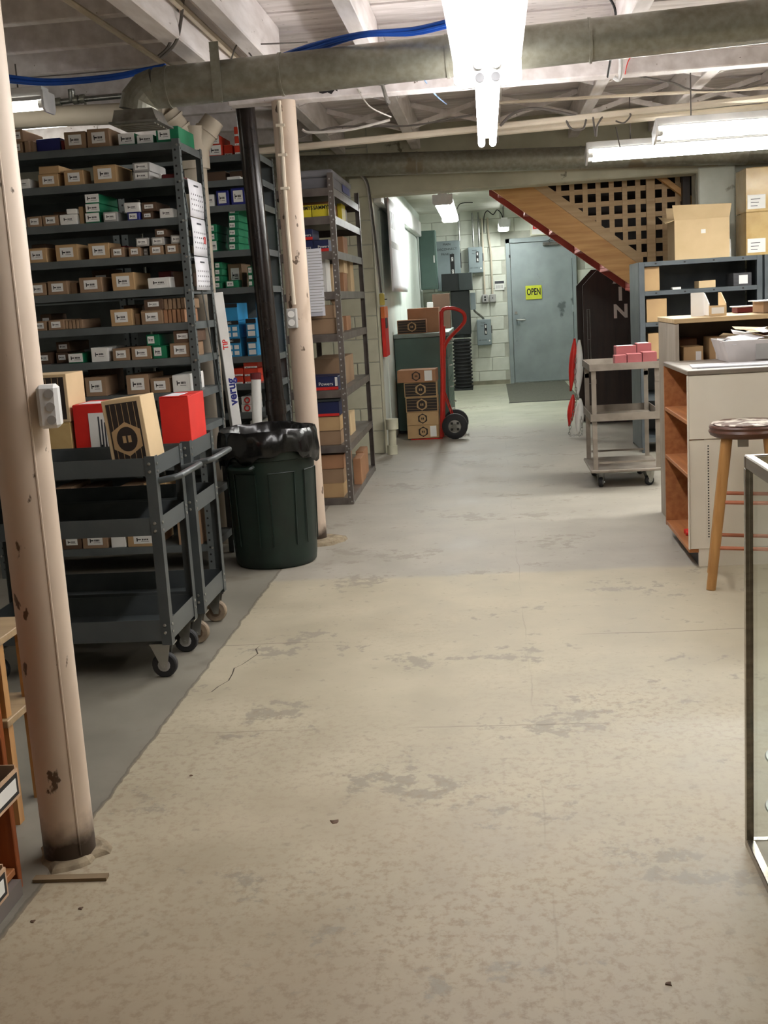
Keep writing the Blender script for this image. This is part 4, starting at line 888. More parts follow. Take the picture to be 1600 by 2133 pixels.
def hexmark(M, r, ring, face, par, name='hexagon_emblem', sy=1.0):
    poly = [(r*math.cos(R_(30+60*i)), sy*r*math.sin(R_(30+60*i))) for i in range(6)]
    o = MB(M).prism(poly, 'z', 0, .0006).build(name, ring, par)
    MB(M).prism([(.62*r*math.cos(R_(15*i)), .72*sy*r*math.sin(R_(15*i))) for i in range(24)], 'z', .0006, .001).build('emblem_disc', face, par if par.parent else o)
    b = MB(M)
    for s_ in (-1, 1): b.box(s_*.16*r-.10*r, s_*.16*r+.10*r, -.2*r, .2*r, .001, .0013)
    b.build('emblem_nut', ring, par if par.parent else o)
    return o
def hexbox(label, M, w_, d_, h, side, hr=.3, sy=1.0, band=True, body=KRAFT, lab=False, lines='v'):
    """carton in local coords: front face -Y, base at z=0, centred in x/y; dark printed front with hexagon"""
    o = MB(M).box(-w_/2, w_/2, -d_/2, d_/2, 0, h, jit=.001).build('printed_carton', body, bevel=.002); T(o, label, 'box')
    if band:
        m = .06*h
        f = MB(M).box(-w_/2+m, w_/2-m, -d_/2-.0022, -d_/2-.0012, m, h-m).build('dark_print', mat('dark_brown_print', (44, 34, 28), .65), o)
        b = MB(M)
        if lines == 'v':
            for i in range(5): x = -w_/2+w_*(.2+.15*i); b.box(x-.0009, x+.0009, -d_/2-.0027, -d_/2-.0022, m*1.2, h-m*1.2)
        else:
            for i in range(4): z = h*(.2+.2*i); b.box(-w_/2+m*1.3, w_/2-m*1.3, -d_/2-.0027, -d_/2-.0022, z-.0009, z+.0009)
        b.build('print_stripes', KRAFT, f)
        ring, face = KRAFT, MATS['dark_brown_print']
    else: ring, face = mat('dark_brown_print', (44, 34, 28), .65), body
    F = M @ tr(0, -d_/2-.0028, h*.42 if band and lines == 'v' else h*.5) @ FRONT
    hexmark(F, hr*min(w_, h)*1.0, ring, face, o, sy=sy)
    if lab: MB(M).box(w_*.22, w_*.42, -d_/2-.0022, -d_/2-.0012, h*.1, h*.92).build('shipping_label', WHITEC, o)
    return o
zt = .762
# tilted hexagon box on the nearer cart
pf = at(277, 958, 4.07)
hexbox('tall dark-printed carton with hexagon emblem leaning in the nearer cart', tr(-1.318, 4.13, zt+.014) @ Matrix.Rotation(R_(-3), 4, 'Z') @ Matrix.Rotation(R_(-5), 4, 'Y'), .15, .15, .255, 1, .42, 1.0, body=TAN)
# red box with shipping label on the farther cart
def plainbox(label, m, px0, px1, yt, Y, dep, z0, yaw=0, name='cardboard_box'):
    a = at(px0, yt, Y); b = at(px1, yt, Y); z1 = at((px0+px1)/2, yt, Y).z
    o = carton(name, m, a.x, b.x, Y, dep, z0, z1, yaw=yaw); T(o, label, 'box'); return o, a.x, b.x, z1
o, x0, x1, z1 = plainbox('large bright red carton at the right of the farther cart', RED, 330, 391, 826, 4.45, .25, zt)
bx('paper_slip', PAPER, x0+.01, x0+.075, 4.47, 4.62, z1+.0005, z1+.0015, o)
o, x0, x1, z1 = plainbox('red carton with a big white shipping label on the farther cart', RED, 150, 238, 842, 4.46, .22, zt)
lb_ = bx('shipping_label', WHITEC, x0+.062, x1-.003, 4.4565, 4.4585, zt+.01, z1-.035, o)
for i in range(5): bx('label_print', INK, x0+.10+.012*i, x0+.106+.012*i, 4.4558, 4.4564, zt+.03+(.01*i % .02), z1-.05-.012*(i % 3), o)
bx('barcode', BLACK, x0+.105, x0+.112, 4.4558, 4.4564, zt+.014, zt+.06, o); bx('barcode', BLACK, x0+.125, x0+.13, 4.4558, 4.4564, zt+.014, zt+.06, o)
bx('paper_slip', PAPER, x0+.02, x1-.01, 4.48, 4.6, z1+.0005, z1+.0015, o)
o, x0, x1, zk = plainbox('kraft carton wrapped in clear tape at the left of the farther cart', CLEARP, 60, 146, 882, 4.46, .24, zt)
a = at(60, 870, 4.46); b = at(146, 870, 4.46); h = at(100, 782, 4.46).z-zk
hexbox('black-striped carton stacked on the taped kraft carton', tr((a.x+b.x)/2, 4.46+.1, zk+.002), b.x-a.x, .2, h, 1, .3, body=TAN)
# cardboard flattened boxes on lower trays
# ================================================================== WOODEN BIN SHELF, lower left
ws = T(empty('wooden_bin_shelf', (-1.35, 1.9, 0)), 'orange-brown wooden bin shelf at the lower left corner', 'shelf')
ORY = wood('orange_wood_side', (168, 92, 44), (130, 66, 30), 'z')
bx('end_panel', ORY, -1.60, -1.165, 2.42, 2.44, .0, .78, ws, bevel=.002)
bx('end_panel', ORY, -1.60, -1.165, 1.0, 1.02, .0, .78, ws, bevel=.002)
bx('back_panel', ORY, -1.61, -1.60, 1.0, 2.44, .0, .78, ws)
for z in (.06, .244, .44, .58, .76): bx('shelf_board', ORANGEW, -1.598, -1.17, 1.022, 2.418, z-.018, z, ws, bevel=.002)
bx('plinth', mat('grey_plinth', (112, 104, 98), .7), -1.598, -1.15, 1.0, 2.40, 0, .04, ws)
def bin_(label, y0, y1, z, fx):
    o = T(empty('parts_bin', (fx-.12, (y0+y1)/2, z)), label, 'bin')
    TB = mat('bin_card', (206, 172, 140), .7)
    bx('bin_side', TB, fx-.26, fx, y0, y0+.004, z, z+.075, o); bx('bin_side', TB, fx-.26, fx, y1-.004, y1, z, z+.075, o); bx('bin_floor', TB, fx-.26, fx, y0+.004, y1-.004, z, z+.004, o)
    f = MB().box(fx, fx+.005, y0, y1, z, z+.068).build('bin_front', TB, o)
    MB().box(fx+.005, fx+.006, y0+.008, y1-.008, z+.008, z+.060).build('label_border', BLACK, o); MB().box(fx+.006, fx+.007, y0+.02, y1-.02, z+.018, z+.05).build('label_card', WHITEC, o)
    return o
GW = mat('grey_iron_block', (92, 94, 100), .55, .3, (72, 74, 80), 14)
bin_('upper parts bin with bordered label jutting from the wooden shelf', 2.24, 2.41, .2455, -1.135)
for i, (y, yw) in enumerate(((2.32, 15), (2.37, -20))):
    M = tr(-1.182-.092*i, 2.325, .2502) @ Matrix.Rotation(R_(yw), 4, 'Z')
    T(MB(M).prism([(.043*math.cos(R_(60*k)), .043*math.sin(R_(60*k))) for k in range(6)], 'z', 0, .105+.01*i).build('hex_weight', GW, bevel=.004), ('front' if i == 0 else 'rear') + ' dark grey hexagonal iron block in the upper parts bin', 'block')
bin_('lower parts bin with bordered label at the foot of the wooden shelf', 2.12, 2.29, .061, -1.135)
# pale wooden crate stand behind the wooden shelf
cs = T(empty('wooden_stand', (-1.45, 2.9, 0)), 'pale weathered plank stand between the wooden shelf and near column', 'stand')
PALEW = wood('weathered_plank', (164, 140, 104), (132, 108, 78), 'x')
for z in (.30, .52): bx('plank', PALEW, -1.8, -1.30, 2.75, 2.98, z-.02, z, cs, bevel=.002)
for x in (-1.34, -1.76):
    for y in (2.77, 2.94): bx('leg', OAKZ, x, x+.03, y, y+.03, 0, .5, cs)

# ================================================================== PASSAGE (beyond the opening)
cb = T(empty('drawer_cabinet', (-.7, 12.2, 0)), 'green steel drawer cabinet with grey top beyond the opening', 'cabinet')
bx('carcass', CABG, -.955, -.45, 11.42, 13.0, .03, .945, cb, bevel=.004)
bx('plinth', BLACK, -.95, -.47, 11.46, 12.98, 0, .03, cb)
bx('worktop', CABT, -.958, -.41, 11.39, 13.03, .946, .985, cb, bevel=.004)
for j in range(2):
    for i in range(4):
        dw = bx('drawer', CABG, -.449, -.437, 11.44+.78*j, 12.19+.78*j, .06+.22*i, .27+.22*i, cb, bevel=.003)
        MB().tube([(-.437, 11.76+.78*j, .2+.22*i), (-.41, 11.765+.78*j, .2+.22*i), (-.41, 11.875+.78*j, .2+.22*i), (-.437, 11.88+.78*j, .2+.22*i)], .006, 6).build('handle', BOLT, dw)
a = at(828, 690, 11.45); b = at(889, 690, 11.45)
hexbox('dark-printed hexagon carton lying on the green cabinet', tr((a.x+b.x)/2, 11.52, .986), b.x-a.x, .14, .135, 1, .36, lines='h', body=ORBR)
o, x0, x1, z1 = plainbox('larger orange-brown carton behind the printed one on the green cabinet', ORBR, 848, 913, 642, 11.62, .3, .986)
o, x0, x1, z1 = plainbox('small white box at the back of the green cabinet', WHITEC, 889, 901, 630, 12.5, .12, .986)
o, x0, x1, z1 = plainbox('dark brown carton at the far end of the green cabinet', DKBR, 900, 936, 612, 12.75, .22, .986)
# stack on the hand truck
zb = .014
for i, (h, bd, w_, dx, lb2) in enumerate(((.125, 0, .30, 0, 1), (.122, 0, .30, 0, 0), (.14, 1, .305, 0, 0), (.14, 1, .31, -.005, 0), (.115, 0, .36, -.03, 1))):
    o = hexbox('%s carton of the hexagon stack on the hand truck' % ('lowest', 'second', 'third', 'fourth', 'topmost')[i], tr(-.68+dx, 10.98, zb) @ Matrix.Rotation(R_((0, 0, 0, 0, -4)[i]), 4, 'Z'), w_, .22 if i < 4 else .26, h, 1, .40, band=bool(bd), body=(KRAFT, KRAFT, KRAFT, KRAFT, ORBR)[i], lab=bool(lb2), lines='h')
    zb += h+.002
ht = T(empty('hand_truck', (-.45, 11.0, 0)), 'red hand truck with looped handle beside the carton stack', 'hand truck')
for y in (10.87, 11.13):
    MB().tube([(-.505, y, .02), (-.47, y, .6), (-.452, y, 1.05 if y > 11 else 1.19)], .021, 10).build('rail', HTRED, ht, smooth=True)
MB().tube(sm([(-.452, 10.87, 1.185), (-.42, 10.89, 1.215), (-.33, 10.92, 1.21), (-.255, 10.95, 1.17), (-.238, 10.97, 1.11), (-.27, 11.0, 1.05), (-.38, 11.07, .95), (-.445, 11.12, .86), (-.458, 11.13, .76)], 5), .018, 10).build('loop_handle', HTRED, ht, smooth=True)
for z in (.12, .42, .8): MB().tube([(-.505+.05*z, 10.87, z), (-.505+.05*z, 11.13, z)], .013, 8).build('crossbar', HTRED, ht)
bx('nose_plate', HTRED, -.80, -.50, 10.86, 11.14, .002, .010, ht)
MB().cyl((-.375, 10.78, .122), (-.375, 11.22, .122), .01, n=8).build('axle', BOLT, ht)
for y in (10.80, 11.20):
    wh = MB().lathe([(.062, -.03), (.10, -.032), (.118, -.02), (.122, 0), (.118, .02), (.10, .032), (.062, .03), (.062, -.03)], (-.375, y, .122), 28, 'y', cap=False).build('wheel', RUBBER, ht, smooth=True)
    MB().lathe([(.0, -.024), (.02, -.024), (.022, -.018), (.058, -.014), (.062, -.026), (.064, .026), (.0, .02)], (-.375, y, .122), 24, 'y').build('rim', GALVL, wh, smooth=True)
    sp_ = MB()
    for k in range(4): t = R_(45+90*k); sp_.box(-.375+.04*math.cos(t)-.011, -.375+.04*math.cos(t)+.011, y-.018, y-.0165, .122+.04*math.sin(t)-.011, .122+.04*math.sin(t)+.011)
    sp_.build('rim_slots', BLACK, wh)
for y in (10.875, 11.125): MB().tube([(-.482, y, .47), (-.375, y, .13)], .007, 6).build('axle_brace', HTRED, ht)

# things on the back wall
def panelbox(label, x0, x1, z0, z1, dep, lines, sw, bottom=None, Y=17.29):
    o = T(bx('disconnect_box', PANELG, x0, x1, Y-dep, Y, z0, z1, bevel=.006), label, 'electrical box')
    cx = (x0+x1)/2; f = Y-dep-.001
    bx('cover', PANELG, x0+.008, x1-.008, f-.003, f, z0+.01, z1-.008, o, bevel=.002); f -= .0032
    for i, s_ in enumerate(lines): text(s_, (x1-x0)*.13, tr(cx-.01, f-.0006, z1-.05-(x1-x0)*.2*i) @ FRONT, BLACK, 'lettering', o)
    a, b, c, d_ = sw
    bx('switch_strip', BLACK, a, b, f-.003, f-.0004, c, d_, o)
    text('ON', (b-a)*.62, tr((a+b)/2, f-.0038, d_-(d_-c)*.22) @ FRONT @ Matrix.Rotation(R_(-90), 4, 'Z'), WHITEC, 'lettering', o, bold=.002)
    text('OFF', (b-a)*.62, tr((a+b)/2, f-.0038, c+(d_-c)*.24) @ FRONT @ Matrix.Rotation(R_(-90), 4, 'Z'), WHITEC, 'lettering', o, bold=.002)
    if bottom:
        text(bottom, (x1-x0)*.12, tr(cx-.01, f-.0006, z0+(z1-z0)*.2) @ FRONT, BLACK, 'lettering', o)
        MB().cyl((x1-.03, f-.003, z0+(z1-z0)*.17), (x1-.03, f, z0+(z1-z0)*.17), .012, n=12).build('seal', WHITEC, o)
    MB().box(x1+.002, x1+.012, Y-dep*.7, Y-dep*.4, z0+(z1-z0)*.45, z0+(z1-z0)*.75).build('lever', BLACK, o)
    return o
panelbox('large grey MAIN DISCONNECT box high on the end wall', -.75, -.40, 1.41, 2.12, .18, ('MAIN', 'DISCONNECT', 'PANEL A'), (-.545, -.485, 1.60, 1.93))
panelbox('small upper grey switch box near the conduits', -.285, -.075, 1.64, 2.01, .12, ('MAIN', 'NO. 2'), (-.17, -.13, 1.79, 1.945), 'AIR COND. 2')
panelbox('small lower grey switch box beside the door', -.205, .005, .59, .965, .12, ('MAIN', 'NO. 1'), (-.095, -.055, .74, .90), 'AIR COND. 1')
gp = T(bx('green_panel_board', CABG, -.945, -.71, 16.35, 16.62, 1.44, 2.24, bevel=.006), 'tall dull green panel board in the passage corner', 'electrical box')
bx('panel_door', CABG, -.93, -.725, 16.338, 16.349, 1.46, 2.22, gp, bevel=.003); bx('latch', BOLT, -.75, -.735, 16.33, 16.338, 1.8, 1.9, gp)
hb = T(empty('black_air_box', (-.45, 16.7, 0)), 'black plenum with ribbed hose standing against the end wall', 'duct')
HB = mat('matte_black_sheet', (34, 38, 38), .55, .2); HB2 = mat('charcoal_sheet', (62, 70, 70), .55, .2)
bx('plenum', HB, -.66, -.42, 16.45, 16.95, 1.40, 1.64, hb, bevel=.004); bx('plenum_front', HB2, -.42, -.235, 16.44, 16.95, 1.40, 1.64, hb, bevel=.004)
bx('trunk', HB, -.545, -.28, 16.5, 16.9, .78, 1.40, hb, bevel=.01); MB().cyl((-.415, 16.65, .74), (-.415, 16.65, 1.38), .13, n=24).build('trunk_pipe', HB, hb, smooth=True)
pr = []
for i in range(14):
    z = .03+.05*i; pr += [(.115, z), (.137, z+.012), (.137, z+.03), (.115, z+.04)]
MB().lathe(pr, (-.42, 16.6, 0), 28).build('ribbed_hose', RUBBER, hb)
bx('hose_foot', HB, -.56, -.29, 16.45, 16.75, 0, .03, hb)
bx('side_box', PANELG, -.275, -.20, 16.75, 16.9, 1.12, 1.36, hb, bevel=.004)
run('flex_conduit', sm([(-.235, 17.1, 1.12), (-.21, 17.15, 1.08), (-.12, 17.2, 1.0), (-.10, 17.22, .965)]), .016, GALVL, 'short flexible conduit looping into the lower switch box', 'pipe')
for (x, z0, lb2) in ((-.40+.0, 2.12, 'bright conduit rising above the large disconnect box'), (-.20, 2.01, 'left conduit above the small upper switch box'), (-.115, 2.01, 'right conduit above the small upper switch box')):
    run('conduit_pipe', [(x, 17.24, z0), (x, 17.24, 2.5)], .014, GALVL, lb2, 'pipe')
for k, (x, lb2, nm) in enumerate(((-.065, 'twin outlet box with conduit on the end wall', 'outlet_box'), (.047, 'light switch box with conduit beside the twin outlet', 'switch_box'))):
    o = T(bx(nm, GREYC, x-.047, x+.047, 17.235, 17.297, 1.205, 1.325, bevel=.012), lb2, 'outlet')
    if k == 0:
        for z in (1.245, 1.287): MB().cyl((x, 17.234, z), (x, 17.231, z), .015, n=12).build('receptacle', BLACK, o)
    else: bx('toggle', BLACK, x-.004, x+.004, 17.226, 17.235, 1.255, 1.28, o)
    MB().tube(sm([(x, 17.26, 1.327), (x, 17.26, 1.9), (x-.02*k, 17.26, 2.15), (x-.03*k, 17.26, 2.42)]), .013, 8).build('conduit', CREAM, o, smooth=True)
nt_ = T(bx('wall_notice', WHITEC, .084, .222, 17.285, 17.296, 1.375, 1.51, bevel=.002), 'small white notice with dark header beside the door', 'notice')
bx('header', INK, .086, .22, 17.283, 17.2848, 1.47, 1.508, nt_)
for i in range(6): bx('print_bar', GREYC, .105+.017*i, .114+.017*i, 17.2835, 17.2848, 1.40, 1.45, nt_)
ex = T(bx('exit_sign', mat('cream_sign', (228, 226, 200), .5), .63, .97, 17.26, 17.296, 2.12, 2.38, bevel=.004), 'cream exit sign partly hidden by the red stairs above the door', 'sign')
bx('sign_face', WHITEC, .65, .95, 17.256, 17.2595, 2.14, 2.36, ex); text('EXIT', .15, tr(.815, 17.255, 2.26) @ FRONT, RED, 'lettering', ex, bold=.004)
os_ = T(bx('open_sign', YTAG, .53, .765, 17.262, 17.272, 1.212, 1.412, bevel=.003), 'bright yellow OPEN sign on the grey door', 'sign')
text('OPEN', .135, tr(.648, 17.2612, 1.318) @ FRONT, BLACK, 'lettering', os_, bold=.004, sx=.58)
os_ = T(bx('door_mat', MATG, .19, 1.05, 14.15, 17.15, .0005, .008, bevel=.003), 'long dark green-grey mat in front of the grey door', 'mat')
bx('rubber_edge', RUBBER, .18, 1.06, 14.14, 14.16, .0005, .006, os_)
# banner roll on the passage wall
bnr = T(empty('paper_banner', (-.94, 11.7, 1.4)), 'curling white paper banner with grey lettering on the passage wall', 'banner')
pts = []; nu, nv = 14, 10
for i in range(nu):
    for j in range(nv):
        t = i/(nu-1); s_ = j/(nv-1)
        pts.append((-.882+.007*math.sin(s_*5+.5)*(.3+.7*t), 10.62+2.15*s_, 2.24-.84*t))
MB().grid(pts, nu, nv).build('sheet', PAPER, bnr, smooth=True, solid=.001)
def bw(y, z): s_ = (y-10.62)/2.15; t = (2.24-z)/.84; return -.882+.007*math.sin(s_*5+.5)*(.3+.7*t)+.0016
for i in range(9): bx('faded_letter', GREYC, bw(10.9+.17*i, 2.05), bw(10.9+.17*i, 2.05)+.0006, 10.85+.17*i, 10.95+.17*i, 1.98, 2.13, bnr)
for i in range(10): bx('faded_letter', GREYC, bw(10.9+.16*i, 1.83), bw(10.9+.16*i, 1.83)+.0006, 10.85+.16*i, 10.98+.16*i, 1.80, 1.86, bnr)
# things at the pier corner
o = T(bx('yellow_box', mat('yellow_plastic', (206, 186, 92), .5), -.938, -.895, 9.95, 9.996, 1.285, 1.385, bevel=.006), 'small yellow box with lever on the block pier corner', 'switch')
bx('lever', BLACK, -.894, -.872, 9.96, 9.968, 1.33, 1.337, o)
for i in range(3): run('conduit_wire', sm([(-1.03+.014*i, 9.9, 2.36), (-.985+.008*i, 9.92, 2.28), (-.965+.010*i, 9.92, 2.0), (-.945+.008*i, 9.93, 1.7), (-.93+.007*i, 9.95, 1.39)]), .006, (WIREW, GALVL, WIREG)[i], ('pale', 'metal', 'grey')[i] + ' cable running down the block pier corner', 'wire', 6)
fe = T(bx('red_backboard', RED, -.962, -.93, 10.25, 10.6, .83, 1.17, bevel=.003), 'narrow red board with orange top just inside the opening', 'board')
bx('orange_top', mat('orange_tag', (226, 120, 56), .6), -.962, -.928, 10.25, 10.6, 1.171, 1.27, fe); bx('dark_strip', BLACK, -.929, -.926, 10.3, 10.5, 1.08, 1.17, fe)
so = T(empty('standpipe_stub', (-.9, 9.93, 0)), 'stubby cream pipe fitting at the foot of the block pier', 'pipe')
MB().cyl((-.90, 9.93, 0), (-.89, 9.93, .25), .035, n=16).build('pipe', BLOCKG, so, smooth=True); MB().cyl((-.89, 9.93, .22), (-.89, 9.93, .31), .055, n=16).build('cap', BLOCKG, so, smooth=True)
MB().cyl((-.90, 9.93, 0), (-.90, 9.93, .08), .046, n=16).build('collar', BLOCKG, so, smooth=True)

# ================================================================== STAIRS
st = T(empty('staircase', (1.6, 10.9, 0)), 'timber staircase with red treads rising left behind the opening', 'stairs')
sl = -.80; zt0 = 2.2+.8*.439
def ztop(x): return zt0+sl*x
def stringer(y0, y1, m, nm, wv=.285):
    xa = (zt0-2.52)/.8; xb = 3.0
    return MB().prism([(xa, ztop(xa)), (xb, ztop(xb)), (xb, max(.0, ztop(xb)-wv)), (xa, ztop(xa)-wv)], 'y', y0, y1).build(nm, m, st)
stringer(10.44, 10.48, PINE, 'stringer'); stringer(11.38, 11.42, REDP, 'stringer', .27)
x = .13; i = 0
while x < 2.9:
    z = ztop(x)-.20
    if z < 2.48: bx('tread', REDP, x-.01, x+.25, 10.481, 11.379, z-.03, z, st, bevel=.003)
    if z-.03 > .2 and z < 2.5: bx('riser', REDP, x+.225, x+.243, 10.481, 11.379, z-.185, z-.031, st)
    x += .235; i += 1
MB().prism([(.35, ztop(.35)+.02), (3.0, ztop(3.0)+.02), (3.0, 2.52), (.35, 2.52)], 'y', 11.425, 11.445).build('dark_backdrop', DKWOOD, st)  # dark sheet added to stand for the darkness behind the lattice
lt = T(empty('lattice_panel', (1.1, 10.46, 1.5)), 'square wooden lattice screen above the stair stringer', 'lattice')
xs = .30
while xs < 1.72:
    z0 = max(ztop(xs)+.005, 1.40); z1 = min(2.5, 2.25+.8*(1.48-xs)+.12) if xs > 1.46 else 2.5
    if z1-z0 > .05: bx('slat', PLY, xs-.0215, xs+.0215, 10.452, 10.460, z0, z1, lt)
    xs += .113
zz = 1.47
while zz < 2.5:
    xa = max((zt0-zz)/.8+.012, .25); xb = 1.74 if zz < 2.0 else min(1.74, 1.48+(2.37-zz)/.8)
    if xb-xa > .06: bx('slat', PLY, xa, xb, 10.4605, 10.468, zz-.0215, zz+.0215, lt)
    zz += .113
MB().prism([(.25, ztop(.25)+.002), (1.35, ztop(1.35)+.002), (1.35, ztop(1.35)+.10), (.25, ztop(.25)+.10)], 'y', 10.441, 10.4515).build('lower_frame', PLY, lt)
bx('frame_post', PLY, 1.385, 1.46, 10.43, 10.4515, 1.46, 2.5, lt, bevel=.003)
hr = T(MB().prism([(1.44, 2.30), (1.95, 1.89), (1.95, 1.83), (1.44, 2.24)], 'y', 10.36, 10.43).build('stair_handrail', PINE, bevel=.004), 'slanting timber handrail at the right of the lattice', 'handrail')
T(bx('dark_post', DKWOOD, 1.668, 1.735, 10.28, 10.35, 0, 2.52, bevel=.004), 'dark upright post at the right of the lattice', 'post')
cl_ = T(empty('stacked_boards', (1.9, 11.6, 1.8)), 'pale boards and sheets stacked behind the dark post', 'boards')
for i in range(4): MB(tr(2.0+.07*i, 11.55+.05*i, .01) @ Matrix.Rotation(R_(-6+5*i), 4, 'Y')).box(-.06, .06, -.009, .009, 0, 2.2).build('board', WHITEP if i % 2 else PLY, cl_)
# dark sandwich board with letters
sb = T(empty('sandwich_sign', (1.2, 11.6, 0)), 'dark wooden board sign with white letters under the stairs', 'sign')
def oct_(x0, x1, z1, c): return [(x0, 0.005), (x1, .005), (x1, z1-c), (x1-c, z1), (x0+c, z1), (x0, z1-c)]
MB().prism(oct_(.90, 1.58, 1.50, .15), 'y', 11.46, 11.485).build('front_board', DKWOOD, sb)
MB().prism(oct_(.855, 1.54, 1.50, .15), 'y', 11.68, 11.705).build('rear_board', DKWOOD, sb)
for s_, z in (('N', 1.08), ('I', 1.245), ('A', 1.41)): text(s_, .178, tr(1.258, 11.4565, z) @ FRONT, WHITEC, 'lettering', sb, bold=.006, sx=1.05, thick=.003)
for z in (.9, 1.28): bx('brace', GREYC, .915, .935, 11.486, 11.68, z-.015, z+.015, sb)
sr = MB()
for x in (.936, .962): sr.box(x-.0016, x+.0016, 11.452, 11.459, .40, 1.12)
for z in (.40, .83, 1.12): sr.box(.934, .964, 11.452, 11.459, z-.0015, z+.0015)
sr.build('metal_hanger_strip', GALVL, sb)
# hanging plastic chain and flags
fl = T(empty('hanging_bunting', (.77, 10.5, .1)), 'red and white plastic pieces on a chain hanging beside the dark sign', 'bunting')
for i, (px, pt, pb, m) in enumerate(((1197, 705, 815, RED), (1207, 708, 830, WHITEC), (1194, 822, 888, RED), (1209, 830, 905, WHITEC))):
    a = at(px, pt, 10.5); b = at(px-8+(4 if i % 2 else 0), pb, 10.48); pts = []
    for u in range(9):
        t = u/8; c = a.lerp(b, t); w_ = .010+(.032 if i % 2 == 0 else .045)*math.sin(math.pi*min(1, t*1.05))
        for v in range(7): q = v/6*2-1; pts.append(c+Vector((w_*q*.8, -.035*math.cos(q*1.4)*math.sin(math.pi*t), 0)))
    MB().grid(pts, 9, 7).build('plastic_flag', m, fl, smooth=True, solid=.003)
P_ = [at(1200, 740, 10.42), at(1198, 790, 10.42), at(1201, 830, 10.42), at(1192, 870, 10.42), at(1186, 905, 10.42), at(1200, 906, 10.42), at(1212, 904, 10.42), at(1211, 868, 10.42)]
cp_ = sm(P_, 5)
for i in range(len(cp_)-1):
    c = (cp_[i]+cp_[i+1])/2; d_ = (cp_[i+1]-cp_[i]); L_ = d_.length*.62; d_.normalize(); s_ = d_.cross(Vector((0, 1, 0))).normalized() if i % 2 else Vector((0, 1, 0))
    MB().tube([c+d_*(L_*math.cos(t))+s_*(.009*math.sin(t)) for t in [R_(45*k) for k in range(8)]], .0028, 5, True).build('chain_link', BOLT, fl)
# ================================================================== RIGHT SIDE
RY0, RY1 = 9.26, 9.88
RZ = [1.495, 1.27, 1.03, .74, .45, .12]
rr = T(empty('steel_shelving', (1.9, 9.48, 0)), 'blue-grey steel shelving under the stairs at the right', 'shelving')
for (x0, x1) in ((1.165, 2.10), (2.115, 3.1)):
    for x in (x0, x1-.042):
        MB().box(x, x+.04, RY0, RY0+.004, 0, 1.494).box(x, x+.003, RY0+.004, RY0+.04, 0, 1.494).build('post', RACKB, rr); MB().box(x, x+.04, RY1-.004, RY1, 0, 1.494).build('post', RACKB, rr)
    bx('end_panel', RACKB, x0-.002, x0+.001, RY0+.041, RY1-.005, .02, 1.49, rr)
    bx('back_panel', RACKB, x0+.004, x1-.004, RY1-.010, RY1-.006, .05, 1.48, rr)
    for z in RZ:
        e = .005
        sh = MB().box(x0+e, x1-e, RY0+e, RY1-.012, z-.004, z).box(x0+.042, x1-.044, RY0+.001, RY0+e, z-.034, z).build('shelf', RACKB, rr)
        sl_ = MB()
        for k in range(4): xx = x0+.12+k*.22; sl_.box(xx, xx+.014, RY0-.0006, RY0+.0009, z-.022, z-.012)
        sl_.build('slots', BLACK, sh)
def rbox(label, m, px0, px1, yt, shelf, Y=9.30, dep=.3, lab=None, cat='box', name='cardboard_box'):
    z0 = RZ[shelf]+.0006; a = at(px0, yt+15, Y); b = at(px1, yt+15, Y); z1 = at((px0+px1)/2, yt, Y).z
    o = carton(name, m, a.x, b.x, Y, dep, z0, z1, lab, prt=False); T(o, label, cat); return o, a.x, b.x, z0, z1
rbox('tall golden carton at the left end of the right steel shelf, upper tier', KRAFT, 1334, 1374, 556, 1)
rbox('tiny pale card box on the upper tier of the right steel shelf', WHITEC, 1401, 1419, 598, 1, dep=.08)
rbox('small tan box in the middle of the right steel shelf', TAN, 1456, 1491, 584, 1, dep=.2)
o, x0, x1, z0, z1 = rbox('charcoal box of papers with white label on the right steel shelf', mat('charcoal_card', (66, 66, 70), .6, c2=(54, 54, 58), scale=5, stretch=(1, 1, 10)), 1528, 1566, 568, 1, lab=(.3, .78, .15, .82))
rbox('wooden-coloured carton at the right edge of the steel shelf', ORBR, 1594, 1625, 560, 1)
rbox('golden carton at the left end of the right steel shelf, second tier', KRAFT, 1347, 1389, 622, 2)
rbox('small golden carton low behind the pink boxes', KRAFT, 1350, 1378, 694, 3, dep=.3)
# big open carton on top
zt = RZ[0]+.001; oc = empty('open_carton', (1.66, 9.5, zt)); T(oc, 'large open tan carton with raised flaps on top of the right shelving', 'box')
x0, x1 = 1.445, 1.86; h = .30; ya, yb = 9.30, 9.66
for nm, q in (('front_wall', (x0, x1, ya, ya+.005)), ('rear_wall', (x0, x1, yb-.005, yb)), ('side_wall', (x0, x0+.005, ya+.005, yb-.005)), ('side_wall', (x1-.005, x1, ya+.005, yb-.005))): bx(nm, TAN, *q, zt, zt+h, oc)
bx('carton_floor', TAN, x0+.005, x1-.005, ya+.005, yb-.005, zt, zt+.004, oc)
MB().prism([(x0-.012, zt+h+.115), (x1+.004, zt+h+.10), (x1, zt+h), (x0, zt+h)], 'y', yb-.004, yb).build('flap', TAN, oc)
MB().add([(x0, ya, zt+h), (x0, yb, zt+h), (x0-.07, yb, zt+h+.05), (x0-.07, ya, zt+h-.02)], [(0, 1, 2, 3)]).build('flap', TAN, oc, solid=.004)
MB().add([(x0, ya, zt+h), (x1, ya, zt+h), (x1+.01, ya-.03, zt+h+.10), (x0-.02, ya-.03, zt+h+.112)], [(0, 1, 2, 3)]).build('flap', TAN, oc, solid=.004)
bx('torn_tape', WHITEC, 1.645, 1.68, ya-.0025, ya-.001, zt+.19, zt+.22, oc)
rbox('small white box wedged beside the open carton', WHITEC, 1515, 1523, 498, 0, Y=9.42, dep=.12)
